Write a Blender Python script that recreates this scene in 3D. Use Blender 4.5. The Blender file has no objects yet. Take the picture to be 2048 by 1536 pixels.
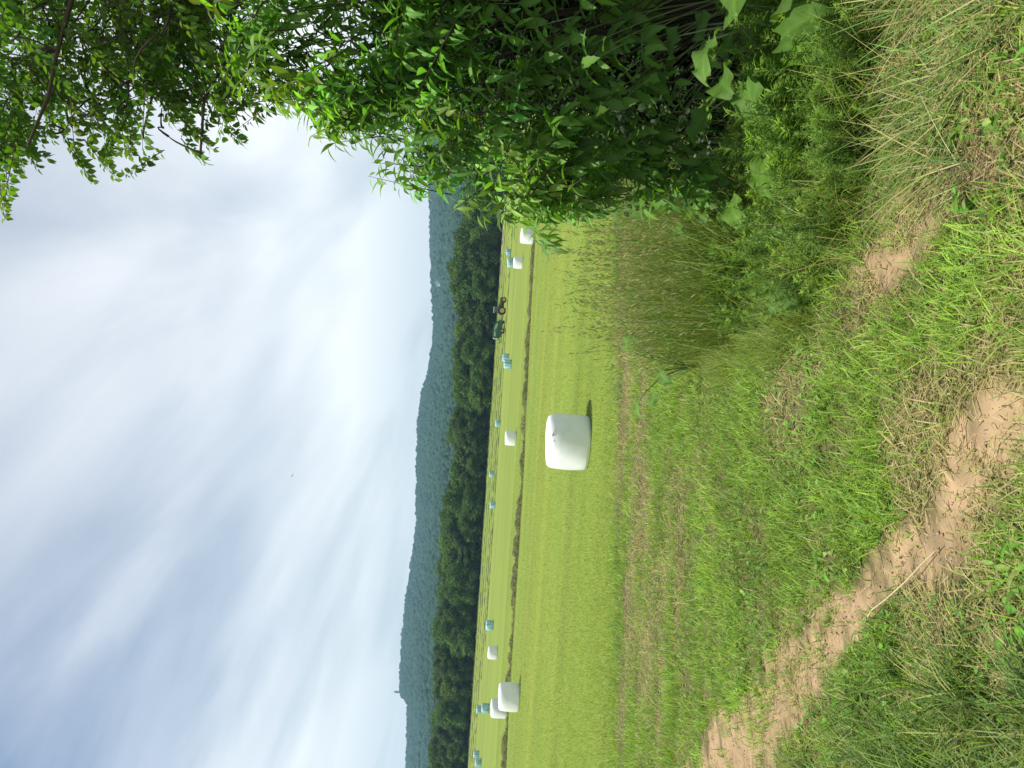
import bpy, bmesh, math, random
import numpy as np
from mathutils import Vector, Matrix

random.seed(7)
RNG = np.random.default_rng(11)
S = bpy.context.scene
COL = S.collection
R = math.radians
PI = math.pi

# ------------------------------------------------------------------ camera geometry (phone held upright, picture stored on its side)
F = 1500.0                       # focal length in pixels of the 2048 px side
EYE = np.array([0.0, 0.0, 2.65])
ROLL = 0.065
PITCH = math.atan(36.3 / F)
fw = np.array([0.0, math.cos(PITCH), -math.sin(PITCH)])
up0 = np.array([0.0, math.sin(PITCH), math.cos(PITCH)])
rt0 = np.array([1.0, 0.0, 0.0])
rt = math.cos(ROLL) * rt0 + math.sin(ROLL) * up0
un = -math.sin(ROLL) * rt0 + math.cos(ROLL) * up0

cam = bpy.data.cameras.new('camera')
cam_o = bpy.data.objects.new('camera', cam)
COL.objects.link(cam_o)
M = Matrix(((-un[0], rt[0], -fw[0], EYE[0]), (-un[1], rt[1], -fw[1], EYE[1]), (-un[2], rt[2], -fw[2], EYE[2]), (0, 0, 0, 1)))
cam_o.matrix_world = M
cam.sensor_fit = 'HORIZONTAL'
cam.sensor_width = 36.0
cam.lens = F / 2048.0 * 36.0
cam.clip_start = 0.05
cam.clip_end = 9000
S.camera = cam_o


def ray(px, py):
    u = 768.0 - np.asarray(py, float); v = 1024.0 - np.asarray(px, float)
    d = fw * F + np.multiply.outer(u, rt) + np.multiply.outer(v, un)
    return d / d[..., 1:2]          # per metre of forward distance (y)


def at(px, py, depth):
    return EYE + ray(px, py) * np.asarray(depth, float)[..., None]


def project(p):
    q = np.asarray(p, float) - EYE
    w = q @ fw
    w = np.where(np.abs(w) < 1e-3, 1e-3, w)
    u = (q @ rt) / w * F; v = (q @ un) / w * F
    return 1024.0 - v, 768.0 - u, w


# ------------------------------------------------------------------ noise and the lie of the land
def _h(ix, iy, s):
    n = (ix.astype(np.int64) * 374761393 + iy.astype(np.int64) * 668265263 + s * 2147483647) & 0xFFFFFFFF
    n = ((n ^ (n >> 13)) * 1274126177) & 0xFFFFFFFF
    n = n ^ (n >> 16)
    return (n & 0xFFFFFF) / float(0xFFFFFF)


def vn(x, y, s=0):
    x = np.asarray(x, float); y = np.asarray(y, float)
    ix = np.floor(x); iy = np.floor(y)
    fx = x - ix; fy = y - iy
    fx = fx * fx * (3 - 2 * fx); fy = fy * fy * (3 - 2 * fy)
    ix = ix.astype(np.int64); iy = iy.astype(np.int64)
    a = _h(ix, iy, s); b = _h(ix + 1, iy, s); c = _h(ix, iy + 1, s); d = _h(ix + 1, iy + 1, s)
    return (a * (1 - fx) + b * fx) * (1 - fy) + (c * (1 - fx) + d * fx) * fy


def fbm(x, y, s=0, o=4):
    t = 0.0; a = 0.5; n = 0.0
    for k in range(o):
        t = t + a * vn(np.asarray(x) * 2 ** k, np.asarray(y) * 2 ** k, s + 17 * k); n += a; a *= 0.55
    return t / n


def sstep(a, b, x):
    t = np.clip((np.asarray(x, float) - a) / (b - a), 0, 1)
    return t * t * (3 - 2 * t)


def tt(x, y):
    return np.asarray(y, float) - 0.38 * np.clip(x, -9, 4)


def zg(x, y):
    x = np.asarray(x, float); y = np.asarray(y, float)
    s = np.minimum((16.0 - tt(x, y)) / 16.0, 1.25)
    v = 1.15 * 0.5 * (s + np.sqrt(s * s + 0.004)) - 0.03
    yy = np.clip(y - 50, 0, 186)
    far = 5.0e-7 * yy ** 3
    near = sstep(19, 14, tt(x, y))
    return v * (s > -3) + far + near * 0.07 * (fbm(x * 0.9, y * 0.9, 3) - 0.5) + 0.03 * (fbm(x * 0.25, y * 0.25, 5) - 0.5)


_D = np.concatenate([np.linspace(0.8, 30, 500), np.linspace(30.2, 260, 900)])


def ground_at(px, py):
    px = np.atleast_1d(np.asarray(px, float)); py = np.atleast_1d(np.asarray(py, float))
    r = ray(px, py); out = np.zeros((len(px), 3))
    for i in range(len(px)):
        P = EYE + _D[:, None] * r[i]
        g = P[:, 2] - zg(P[:, 0], P[:, 1])
        k = np.argmax(g < 0)
        if g[k] >= 0: k = len(_D) - 1
        if k == 0: d = _D[0]
        else: d = _D[k - 1] + (_D[k] - _D[k - 1]) * g[k - 1] / (g[k - 1] - g[k] + 1e-9)
        P = EYE + d * r[i]; out[i] = (P[0], P[1], zg(P[0], P[1]))
    return out


def in_poly(px, py, poly):
    poly = np.asarray(poly, float)
    c = np.zeros(np.shape(px), bool)
    j = len(poly) - 1
    for i in range(len(poly)):
        xi, yi = poly[i]; xj, yj = poly[j]
        hit = ((yi > py) != (yj > py)) & (px < (xj - xi) * (py - yi) / (yj - yi + 1e-12) + xi)
        c ^= hit; j = i
    return c


def sample_poly(poly, n, rng=RNG):
    poly = np.asarray(poly, float); lo = poly.min(0); hi = poly.max(0); out = np.zeros((0, 2))
    while len(out) < n:
        q = lo + (hi - lo) * rng.random((n * 2, 2))
        out = np.concatenate([out, q[in_poly(q[:, 0], q[:, 1], poly)]])
    return out[:n]


# ------------------------------------------------------------------ materials
def newmat(name):
    m = bpy.data.materials.new(name); m.use_nodes = True
    nt = m.node_tree; nt.nodes.clear()
    out = nt.nodes.new('ShaderNodeOutputMaterial')
    return m, nt, out


def N(nt, kind, **kw):
    n = nt.nodes.new(kind)
    for k, v in kw.items():
        if k in n.inputs: n.inputs[k].default_value = v
        else: setattr(n, k, v)
    return n


def leaf_mat(name, trans=0.4, tint=(1.5, 1.6, 0.5), rough=0.5, spec=0.35):
    m, nt, out = newmat(name)
    a = N(nt, 'ShaderNodeAttribute', attribute_name='Col')
    p = N(nt, 'ShaderNodeBsdfPrincipled', Roughness=rough)
    p.inputs['Specular IOR Level'].default_value = spec
    t = N(nt, 'ShaderNodeBsdfTranslucent')
    mul = N(nt, 'ShaderNodeMix', data_type='RGBA', blend_type='MULTIPLY')
    mul.inputs[0].default_value = 1.0
    mul.inputs[7].default_value = (*tint, 1)
    mx = N(nt, 'ShaderNodeMixShader'); mx.inputs[0].default_value = trans
    L = nt.links.new
    L(a.outputs['Color'], p.inputs['Base Color']); L(a.outputs['Color'], mul.inputs[6]); L(mul.outputs[2], t.inputs['Color'])
    L(p.outputs[0], mx.inputs[1]); L(t.outputs[0], mx.inputs[2]); L(mx.outputs[0], out.inputs['Surface'])
    return m


def plain(name, col, rough=0.5, metal=0.0, spec=0.5, var=0.15, scale=8.0, bump=0.0):
    m, nt, out = newmat(name)
    p = N(nt, 'ShaderNodeBsdfPrincipled', Roughness=rough, Metallic=metal)
    p.inputs['Specular IOR Level'].default_value = spec
    tc = N(nt, 'ShaderNodeTexCoord')
    nz = N(nt, 'ShaderNodeTexNoise', Scale=scale, Detail=5.0)
    mp = N(nt, 'ShaderNodeMapRange'); mp.inputs[3].default_value = 1 - var; mp.inputs[4].default_value = 1 + var
    mul = N(nt, 'ShaderNodeMix', data_type='RGBA', blend_type='MULTIPLY'); mul.inputs[0].default_value = 1
    mul.inputs[6].default_value = (*col, 1)
    L = nt.links.new
    L(tc.outputs['Object'], nz.inputs['Vector']); L(nz.outputs['Fac'], mp.inputs[0]); L(mp.outputs[0], mul.inputs[7])
    L(mul.outputs[2], p.inputs['Base Color'])
    if bump:
        b = N(nt, 'ShaderNodeBump', Strength=bump); L(nz.outputs['Fac'], b.inputs['Height']); L(b.outputs[0], p.inputs['Normal'])
    L(p.outputs[0], out.inputs['Surface'])
    return m


def vcol_mat(name, rough=0.9, spec=0.1, bump=0.0, bscale=40.0):
    m, nt, out = newmat(name)
    a = N(nt, 'ShaderNodeAttribute', attribute_name='Col')
    p = N(nt, 'ShaderNodeBsdfPrincipled', Roughness=rough)
    p.inputs['Specular IOR Level'].default_value = spec
    nt.links.new(a.outputs['Color'], p.inputs['Base Color'])
    nt.links.new(p.outputs[0], out.inputs['Surface'])
    return m


# ------------------------------------------------------------------ meshes from arrays
def build(name, V, faces, mat=None, cols=None, parent=None, smooth=False):
    """faces: list of integer arrays (n,3) / (n,4)"""
    V = np.ascontiguousarray(V, np.float32)
    if not isinstance(faces, (list, tuple)): faces = [faces]
    faces = [np.asarray(f, np.int32) for f in faces if len(f)]
    me = bpy.data.meshes.new(name)
    me.vertices.add(len(V)); me.vertices.foreach_set('co', V.ravel())
    loops = np.concatenate([f.ravel() for f in faces])
    cnt = np.concatenate([np.full(len(f), f.shape[1], np.int32) for f in faces])
    st = np.concatenate([[0], np.cumsum(cnt)[:-1]]).astype(np.int32)
    me.loops.add(len(loops)); me.loops.foreach_set('vertex_index', loops)
    me.polygons.add(len(cnt)); me.polygons.foreach_set('loop_start', st)
    try: me.polygons.foreach_set('loop_total', cnt)
    except Exception: pass
    if smooth: me.polygons.foreach_set('use_smooth', np.ones(len(cnt), bool))
    if cols is not None:
        c = np.ones((len(V), 4), np.float32); c[:, :3] = np.clip(cols, 0, 1)
        at_ = me.attributes.new('Col', 'FLOAT_COLOR', 'POINT'); at_.data.foreach_set('color', c.ravel())
    me.update(calc_edges=True)
    o = bpy.data.objects.new(name, me); COL.objects.link(o)
    if mat: me.materials.append(mat)
    if parent: o.parent = parent
    return o


class Acc:
    """collects vertex / face / colour arrays into one mesh"""
    def __init__(self): self.V = []; self.F = []; self.C = []; self.n = 0
    def add(self, V, F, C=None):
        V = np.asarray(V, float)
        for f in (F if isinstance(F, (list, tuple)) else [F]): self.F.append(np.asarray(f) + self.n)
        self.V.append(V); self.n += len(V)
        if C is None: C = np.ones((len(V), 3)) * 0.5
        C = np.asarray(C, float)
        if C.ndim == 1: C = np.repeat(C[None], len(V), 0)
        self.C.append(C)
    def build(self, name, mat, parent=None, smooth=False):
        tri = [f for f in self.F if f.shape[1] == 3]; quad = [f for f in self.F if f.shape[1] == 4]
        fs = []
        if tri: fs.append(np.concatenate(tri))
        if quad: fs.append(np.concatenate(quad))
        return build(name, np.concatenate(self.V), fs, mat, np.concatenate(self.C), parent, smooth)


def blades(base, az, lean, bend, h, w, col, segs=3, tipcol=None, wprof=None):
    n = len(base); dirv = np.stack([np.cos(az), np.sin(az), np.zeros(n)], 1)
    rot = az + PI / 2 + RNG.uniform(-0.9, 0.9, n)
    side = np.stack([np.cos(rot), np.sin(rot), np.zeros(n)], 1)
    V = np.zeros((n, 2 * segs + 1, 3)); C = np.zeros((n, 2 * segs + 1, 3))
    p = base.copy()
    if tipcol is None: tipcol = col * 1.15
    for k in range(segs + 1):
        s = k / segs
        if k:
            th = lean + bend * (k - 0.5) / segs
            st = (h / segs)[:, None]
            p = p + st * (np.sin(th)[:, None] * dirv + np.cos(th)[:, None] * np.array([0, 0, 1.0]))
        ww = (w * 0.5 * (wprof(s) if wprof else (1 - 0.75 * s ** 1.6)))[:, None]
        c = col * (1 - s) + tipcol * s
        if k < segs:
            V[:, 2 * k] = p - side * ww; V[:, 2 * k + 1] = p + side * ww
            C[:, 2 * k] = c; C[:, 2 * k + 1] = c
        else:
            V[:, 2 * k] = p; C[:, 2 * k] = c
    st = (np.arange(n) * (2 * segs + 1))[:, None]
    fs = []
    if segs > 1:
        q = np.concatenate([[[2 * k, 2 * k + 1, 2 * k + 3, 2 * k + 2]] for k in range(segs - 1)])
        fs.append((st[:, :, None] + q[None]).reshape(-1, 4))
    k = segs - 1
    fs.append(st + np.array([[2 * k, 2 * k + 1, 2 * k + 2]]))
    return V.reshape(-1, 3), fs, C.reshape(-1, 3)


PROF = {
    'lance': [0.06, 0.55, 0.95, 1.0, 0.8, 0.42, 0.0],
    'ovate': [0.1, 0.8, 1.0, 0.92, 0.68, 0.34, 0.0],
    'broad': [0.55, 0.92, 1.0, 0.97, 0.83, 0.5, 0.06],
    'thin': [0.5, 1.0, 0.8, 0.0],
    'serr': [0.08, 0.62, 0.78, 1.02, 0.86, 0.95, 0.62, 0.6, 0.25, 0.0],
}


def unit(a):
    return a / (np.linalg.norm(a, axis=-1, keepdims=True) + 1e-9)


def leaves(pos, axis, up, L, W, col, kind='lance', droop=0.6, fold=0.25, wave=0.0):
    prof = PROF[kind]; ns = len(prof); n = len(pos)
    axis = unit(axis); side = unit(np.cross(axis, up)); nr = unit(np.cross(side, axis))
    V = np.zeros((n, ns, 3, 3)); C = np.zeros((n, ns, 3, 3)); p = pos.copy()
    droop = np.broadcast_to(np.asarray(droop, float), (n,))
    L = np.broadcast_to(np.asarray(L, float), (n,)); W = np.broadcast_to(np.asarray(W, float), (n,))
    for k in range(ns):
        s = k / (ns - 1)
        if k:
            a = (droop * (k - 0.5) / (ns - 1))[:, None]
            p = p + (L / (ns - 1))[:, None] * (np.cos(a) * axis - np.sin(a) * nr)
        w = (W * 0.5 * prof[k])[:, None]
        wob = wave * W[:, None] * RNG.uniform(-1, 1, (n, 2))
        V[:, k, 0] = p - side * w + nr * (w * fold + wob[:, :1])
        V[:, k, 1] = p
        V[:, k, 2] = p + side * w + nr * (w * fold + wob[:, 1:])
        C[:, k, 0] = col; C[:, k, 2] = col; C[:, k, 1] = col * 1.25
    st = (np.arange(n) * ns * 3)[:, None, None]
    q = []
    for k in range(ns - 1):
        for j in range(2):
            q.append([k * 3 + j, k * 3 + j + 1, (k + 1) * 3 + j + 1, (k + 1) * 3 + j])
    return V.reshape(-1, 3), [(st + np.array(q)[None]).reshape(-1, 4)], C.reshape(-1, 3)


def tube(path, rad, sides=6):
    path = np.asarray(path, float); n = len(path); rad = np.broadcast_to(np.asarray(rad, float), (n,))
    tang = unit(np.gradient(path, axis=0))
    ref = np.array([0.31, 0.2, 0.93]) if abs(tang[0, 2]) < 0.85 else np.array([1.0, 0.1, 0.0])
    a = unit(np.cross(tang, ref)); b = np.cross(tang, a)
    ang = np.arange(sides) / sides * 2 * PI
    V = path[:, None] + rad[:, None, None] * (np.cos(ang)[None, :, None] * a[:, None] + np.sin(ang)[None, :, None] * b[:, None])
    V = V.reshape(-1, 3)
    i = np.arange(n - 1)[:, None] * sides; j = np.arange(sides)[None]; j2 = (j + 1) % sides
    F = np.stack([i + j, i + j2, i + sides + j2, i + sides + j], -1).reshape(-1, 4)
    e0 = len(V); V = np.concatenate([V, path[:1], path[-1:]])
    c0 = np.stack([np.full(sides, e0), (np.arange(sides) + 1) % sides, np.arange(sides)], 1)
    off = (n - 1) * sides
    c1 = np.stack([np.full(sides, e0 + 1), off + np.arange(sides), off + (np.arange(sides) + 1) % sides], 1)
    return V, [F, np.concatenate([c0, c1])]


def bez(a, b, c, n=8):
    t = np.linspace(0, 1, n)[:, None]
    return (1 - t) ** 2 * np.asarray(a) + 2 * t * (1 - t) * np.asarray(b) + t * t * np.asarray(c)


# ------------------------------------------------------------------ tagging
def tag(o, label=None, cat=None, group=None, kind=None):
    if label: o['label'] = label
    if cat: o['category'] = cat
    if group: o['group'] = group
    if kind: o['kind'] = kind
    return o


def empty(name, loc, rz=0.0):
    o = bpy.data.objects.new(name, None); COL.objects.link(o)
    o.empty_display_size = 0.2
    o.location = loc; o.rotation_euler = (0, 0, rz)
    return o


def copy_tree(o, parent=None):
    c = o.copy(); COL.objects.link(c)
    if parent: c.parent = parent
    for ch in o.children: copy_tree(ch, c)
    return c


def ordinal(n):
    w = ['first', 'second', 'third', 'fourth', 'fifth', 'sixth', 'seventh', 'eighth', 'ninth', 'tenth', 'eleventh', 'twelfth', 'thirteenth',
         'fourteenth', 'fifteenth', 'sixteenth', 'seventeenth', 'eighteenth', 'nineteenth']
    if n <= 19: return w[n - 1]
    tens = {2: ('twenty', 'twentieth'), 3: ('thirty', 'thirtieth'), 4: ('forty', 'fortieth'), 5: ('fifty', 'fiftieth')}
    a, b = divmod(n, 10)
    return tens[a][1] if b == 0 else tens[a][0] + '-' + w[b - 1]


# =================================================================== LIGHT AND SKY
SUN_DIR = unit(np.array([-0.99, -0.14, 0.0])); SUN_EL = R(65)
to_sun = np.array([SUN_DIR[0] * math.cos(SUN_EL), SUN_DIR[1] * math.cos(SUN_EL), math.sin(SUN_EL)])
sl = bpy.data.lights.new('sun', 'SUN'); sl.energy = 4.4; sl.angle = R(0.6); sl.color = (1.0, 0.95, 0.86)
so = bpy.data.objects.new('sun', sl); COL.objects.link(so)
so.rotation_euler = Vector(-to_sun).to_track_quat('-Z', 'Y').to_euler()
so.location = (-40, 30, 80)

w = bpy.data.worlds.new('World'); S.world = w; w.use_nodes = True
nt = w.node_tree; nt.nodes.clear(); L = nt.links.new
wo = N(nt, 'ShaderNodeOutputWorld'); bg = N(nt, 'ShaderNodeBackground'); bg.inputs['Strength'].default_value = 0.08
sky = N(nt, 'ShaderNodeTexSky', sky_type='NISHITA'); sky.sun_disc = False
sky.sun_elevation = SUN_EL; sky.sun_rotation = math.atan2(to_sun[0], to_sun[1])
sky.air_density = 1.2; sky.dust_density = 1.6; sky.ozone_density = 1.5
tc = N(nt, 'ShaderNodeTexCoord')
sep = N(nt, 'ShaderNodeSeparateXYZ'); L(tc.outputs['Generated'], sep.inputs[0])
zz = N(nt, 'ShaderNodeMath', operation='MAXIMUM'); L(sep.outputs[2], zz.inputs[0]); zz.inputs[1].default_value = 0.0
za = N(nt, 'ShaderNodeMath', operation='ADD'); L(zz.outputs[0], za.inputs[0]); za.inputs[1].default_value = 0.12
dx = N(nt, 'ShaderNodeMath', operation='DIVIDE'); L(sep.outputs[0], dx.inputs[0]); L(za.outputs[0], dx.inputs[1])
dy = N(nt, 'ShaderNodeMath', operation='DIVIDE'); L(sep.outputs[1], dy.inputs[0]); L(za.outputs[0], dy.inputs[1])
cb = N(nt, 'ShaderNodeCombineXYZ'); L(dx.outputs[0], cb.inputs[0]); L(dy.outputs[0], cb.inputs[1])
rotm = N(nt, 'ShaderNodeMapping'); rotm.inputs['Rotation'].default_value = (0, 0, R(24)); L(cb.outputs[0], rotm.inputs[0])


def cloud_layer(scale, sx, sy, lo, hi, off, detail=6.0, dist=0.6):
    mp = N(nt, 'ShaderNodeMapping'); mp.inputs['Scale'].default_value = (sx, sy, 1); mp.inputs['Location'].default_value = off
    L(rotm.outputs[0], mp.inputs[0])
    nz = N(nt, 'ShaderNodeTexNoise', Scale=scale, Detail=detail, Roughness=0.55, Distortion=dist); L(mp.outputs[0], nz.inputs['Vector'])
    mr = N(nt, 'ShaderNodeMapRange', interpolation_type='SMOOTHSTEP'); L(nz.outputs['Fac'], mr.inputs[0])
    mr.inputs[1].default_value = lo; mr.inputs[2].default_value = hi
    return mr


c1 = cloud_layer(0.75, 1.15, 0.40, 0.29, 0.67, (3.1, 1.7, 0), 3.0, 0.25)
c2 = cloud_layer(1.9, 1.2, 0.40, 0.30, 0.76, (7.3, 0.4, 0), 9.0, 0.4)
mx1 = N(nt, 'ShaderNodeMath', operation='MULTIPLY'); L(c1.outputs[0], mx1.inputs[0]); mx1.inputs[1].default_value = 0.62
mx2 = N(nt, 'ShaderNodeMath', operation='MULTIPLY'); L(c2.outputs[0], mx2.inputs[0]); mx2.inputs[1].default_value = 0.26
ad = N(nt, 'ShaderNodeMath', operation='ADD'); L(mx1.outputs[0], ad.inputs[0]); L(mx2.outputs[0], ad.inputs[1])
hzr = N(nt, 'ShaderNodeMapRange'); L(zz.outputs[0], hzr.inputs[0]); hzr.inputs[1].default_value = 0.0; hzr.inputs[2].default_value = 0.62; hzr.inputs[3].default_value = 0.72; hzr.inputs[4].default_value = -0.46
ad2 = N(nt, 'ShaderNodeMath', operation='ADD', use_clamp=True); L(ad.outputs[0], ad2.inputs[0]); L(hzr.outputs[0], ad2.inputs[1])
cm = N(nt, 'ShaderNodeMix', data_type='RGBA'); L(ad2.outputs[0], cm.inputs[0]); L(sky.outputs[0], cm.inputs[6])
lowc = N(nt, 'ShaderNodeMapRange', interpolation_type='SMOOTHSTEP'); L(zz.outputs[0], lowc.inputs[0]); lowc.inputs[1].default_value = 0.0; lowc.inputs[2].default_value = 0.34
cc_ = N(nt, 'ShaderNodeMix', data_type='RGBA'); L(lowc.outputs[0], cc_.inputs[0]); cc_.inputs[6].default_value = (7.1, 7.8, 8.1, 1); cc_.inputs[7].default_value = (11.9, 12.0, 11.9, 1)
L(cc_.outputs[2], cm.inputs[7])
L(cm.outputs[2], bg.inputs['Color']); L(bg.outputs[0], wo.inputs['Surface'])

S.view_settings.view_transform = 'Standard'
S.view_settings.look = 'None'
S.view_settings.gamma = 1.0
S.view_settings.exposure = 0.5
S.cycles.max_bounces = 8
S.cycles.diffuse_bounces = 3
S.cycles.transmission_bounces = 5
S.cycles.volume_bounces = 0
S.cycles.transparent_max_bounces = 8
S.cycles.sample_clamp_indirect = 6.0
S.cycles.use_denoising = True

# =================================================================== GROUND
DIRT = [(1280, 1720), (1385, 1536), (1435, 1440), (1500, 1370), (1570, 1290), (1630, 1220), (1735, 1150), (1755, 1090), (1790, 1070), (1800, 1110), (1840, 1020), (1870, 940), (1875, 880),
        (1950, 830), (1985, 740), (2060, 725), (2060, 960), (1990, 985), (1960, 960), (1935, 1060), (1930, 1140), (1880, 1165), (1800, 1190), (1765, 1245), (1720, 1305), (1660, 1355),
        (1600, 1430), (1560, 1500), (1525, 1560), (1400, 1720)]
DIRT2 = [(1700, 625), (1688, 560), (1760, 480), (1788, 400), (1850, 345), (1915, 300), (1960, 310), (1930, 400), (1880, 460), (1832, 520), (1800, 580), (1750, 635)]
DIRT3 = [(1950, 300), (2010, 270), (2015, 345), (1950, 390)]


def dirt_mask(x, y):
    """bare soil of the worn track, 0..1, by place on the ground"""
    P = np.stack([x, y, zg(x, y)], -1)
    m = np.zeros(np.shape(x))
    for k, (jx, jy) in enumerate([(0, 0), (44, 16), (-44, -14), (14, 48), (-16, -48), (24, -26), (-24, 26)]):
        px, py, _ = project(P)
        wob = 34 * (fbm(x * 3.0, y * 3.0, 31) - 0.5) * 2
        wob2 = 34 * (fbm(x * 3.0, y * 3.0, 77) - 0.5) * 2
        for poly in (DIRT, DIRT2, DIRT3):
            m += in_poly(px + jx + wob, py + jy + wob2, poly) / 7.0
    return np.clip(m, 0, 1) * (np.asarray(y) > 0.5)


ys = np.concatenate([np.arange(-8, 0.9, 0.4), np.arange(1.0, 19, 0.055), 19 + np.cumsum(np.geomspace(0.08, 60, 130))])
xs_p = np.concatenate([np.arange(0, 8.5, 0.055), 8.5 + np.cumsum(np.geomspace(0.08, 140, 80))])
xs = np.concatenate([-xs_p[:0:-1], xs_p])
GX, GY = np.meshgrid(xs, ys)
GZ = zg(GX, GY)
GZ = GZ + (tt(GX, GY) < 18) * 0.02 * (fbm(GX * 9, GY * 9, 8, 3) - 0.5)
dm = np.zeros(GX.shape); near = (GY < 12) & (np.abs(GX) < 8.5)
dm[near] = dirt_mask(GX[near], GY[near])
GZ = GZ - 0.018 * dm
ny, nx = GX.shape
I = np.arange(ny * nx).reshape(ny, nx)
GF = np.stack([I[:-1, :-1], I[:-1, 1:], I[1:, 1:], I[1:, :-1]], -1).reshape(-1, 4)
soil = np.array([0.345, 0.242, 0.138]); thatch = np.array([0.11, 0.10, 0.042]); stub = np.array([0.198, 0.255, 0.046])
tG = tt(GX, GY)
grain = fbm(GX * 14, GY * 14, 9, 3)
vg = sstep(15.4, 16.6, tG + 0.8 * (fbm(GX * 0.7, GY * 0.7, 4) - 0.5))
st1 = fbm(GX * 0.03, GY * 0.55, 12, 4); st2 = fbm(GX * 0.02 + 9, GY * 0.12, 14, 3); st3 = fbm(GX * 0.5, GY * 0.5, 15, 4)
trk = np.exp(-((np.mod(GY + 0.6 * st3, 9.0) - 3.0) / 0.35) ** 2) + np.exp(-((np.mod(GY + 0.6 * st3, 9.0) - 5.0) / 0.35) ** 2)
fieldc = stub[None, None] * (1 - 0.10 * trk * sstep(0.4, 0.6, st2))[..., None] * (0.72 + 0.34 * st1 + 0.14 * st3)[..., None] * (1 + 0.28 * (st2 - 0.5)[..., None] * np.array([1.2, 0.5, 0.4]))
vergec = thatch[None, None] * (0.6 + 0.8 * grain)[..., None]
soilc = soil[None, None] * (0.50 + 0.72 * grain + 0.22 * fbm(GX * 2.3, GY * 2.3, 19, 3))[..., None]
dmn = sstep(0.28, 0.85, dm + 0.9 * (grain - 0.5))[..., None]
gc = vergec * (1 - dmn) + soilc * dmn
gc = gc * (1 - vg[..., None]) + fieldc * vg[..., None]
gm, nt, out = newmat('ground')
a = N(nt, 'ShaderNodeAttribute', attribute_name='Col'); p = N(nt, 'ShaderNodeBsdfPrincipled', Roughness=0.95); p.inputs['Specular IOR Level'].default_value = 0.1
tc = N(nt, 'ShaderNodeTexCoord'); nz = N(nt, 'ShaderNodeTexNoise', Scale=30.0, Detail=8.0, Roughness=0.7)
mr = N(nt, 'ShaderNodeMapRange'); mr.inputs[1].default_value = 0.25; mr.inputs[2].default_value = 0.75; mr.inputs[3].default_value = 0.8; mr.inputs[4].default_value = 1.15
mu = N(nt, 'ShaderNodeMix', data_type='RGBA', blend_type='MULTIPLY'); mu.inputs[0].default_value = 1
bp = N(nt, 'ShaderNodeBump', Strength=0.35, Distance=0.01)
L = nt.links.new
L(tc.outputs['Object'], nz.inputs['Vector']); L(nz.outputs['Fac'], mr.inputs[0]); L(a.outputs['Color'], mu.inputs[6]); L(mr.outputs[0], mu.inputs[7])
L(mu.outputs[2], p.inputs['Base Color']); L(nz.outputs['Fac'], bp.inputs['Height']); L(bp.outputs[0], p.inputs['Normal']); L(p.outputs[0], out.inputs['Surface'])
ground = build('ground', np.stack([GX, GY, GZ], -1).reshape(-1, 3), GF, gm, gc.reshape(-1, 3), smooth=True)
tag(ground, 'mown hay field with a worn earth track at its near edge', 'ground', kind='structure')

# =================================================================== GRASS (stuff)
grass_m = leaf_mat('grass_blade', 0.35, (1.35, 1.35, 0.6), 0.55, 0.25)
straw_m = leaf_mat('straw_blade', 0.15, (1.1, 1.1, 0.9), 0.7, 0.2)


def hsvj(c, n, amt=0.25):
    c = np.asarray(c, float)
    return c[None] * (1 + amt * RNG.uniform(-1, 1, (n, 1))) * (1 + amt * 0.5 * RNG.uniform(-1, 1, (n, 3)))


def spread(n, y0, y1, power, margin=1.2, kx=0.56):
    y = (y0 ** (1 - power) + (y1 ** (1 - power) - y0 ** (1 - power)) * RNG.random(n)) ** (1 / (1 - power))
    return RNG.uniform(-1, 1, n) * (kx * y + margin), y


# --- the close turf of the verge
n = 400000
x, y = spread(n, 1.7, 18.0, 0.75)
keep = tt(x, y) < 16.5 + 0.6 * RNG.normal(size=n)
x, y = x[keep], y[keep]
dmk = dirt_mask(x, y)
dn = fbm(x * 3.6, y * 2.2, 91, 3)
keep = RNG.random(len(x)) > np.clip(sstep(0.15, 0.85, dmk) * (1.6 - 1.1 * sstep(0.45, 0.66, dn) - 0.8 * sstep(0.62, 0.85, vn(x * 8, y * 8, 93))), 0, 0.955)
gap = fbm(x * 4.2, y * 4.2, 92, 3)
keep &= RNG.random(len(x)) < 0.38 + 0.62 * sstep(0.34, 0.52, gap)
x, y = x[keep], y[keep]; n = len(x); dmk = dmk[keep]
px, py, _ = project(np.stack([x, y, zg(x, y)], -1))
lush = fbm(x * 0.9, y * 0.9, 41, 4); dry = fbm(x * 0.55 + 5, y * 1.1, 42, 4); clump = fbm(x * 3.3, y * 3.3, 43, 3)
def lane(pts, py_): return np.interp(py_, [q_[0] for q_ in pts], [q_[1] for q_ in pts])


MID = [(200, 2080), (300, 2040), (500, 1950), (700, 1830), (850, 1700), (1000, 1590), (1200, 1500), (1536, 1400)]      # greener strip between the two wheel tracks
TRK = [(200, 1980), (300, 1930), (500, 1790), (600, 1740), (700, 1670), (800, 1560), (900, 1470), (1050, 1390), (1250, 1330), (1536, 1290)]   # drier second wheel track
band = np.exp(-((px - lane(MID, py)) / (85 + 45 * sstep(900, 500, py))) ** 2) + 0.8 * np.exp(-((px - 1960) / 90) ** 2) * (py > 1050)
dband = np.exp(-((px - lane(TRK, py)) / 62) ** 2)
greener = sstep(1790, 1850, px) * sstep(330, 420, py) * sstep(760, 690, py)
pdry = np.clip(0.36 + 0.09 * sstep(1500, 1440, px) - 0.32 * greener + 4.0 * (dry - 0.5) + (0.45 - 0.15 * sstep(800, 1000, py)) * dband - 0.40 * band + 0.35 * dmk, 0.03, 0.92)
isdry = RNG.random(n) < pdry
cg = np.where(RNG.random((n, 1)) < 0.5, np.array([[0.135, 0.255, 0.032]]), np.array([[0.235, 0.345, 0.052]]))
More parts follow.
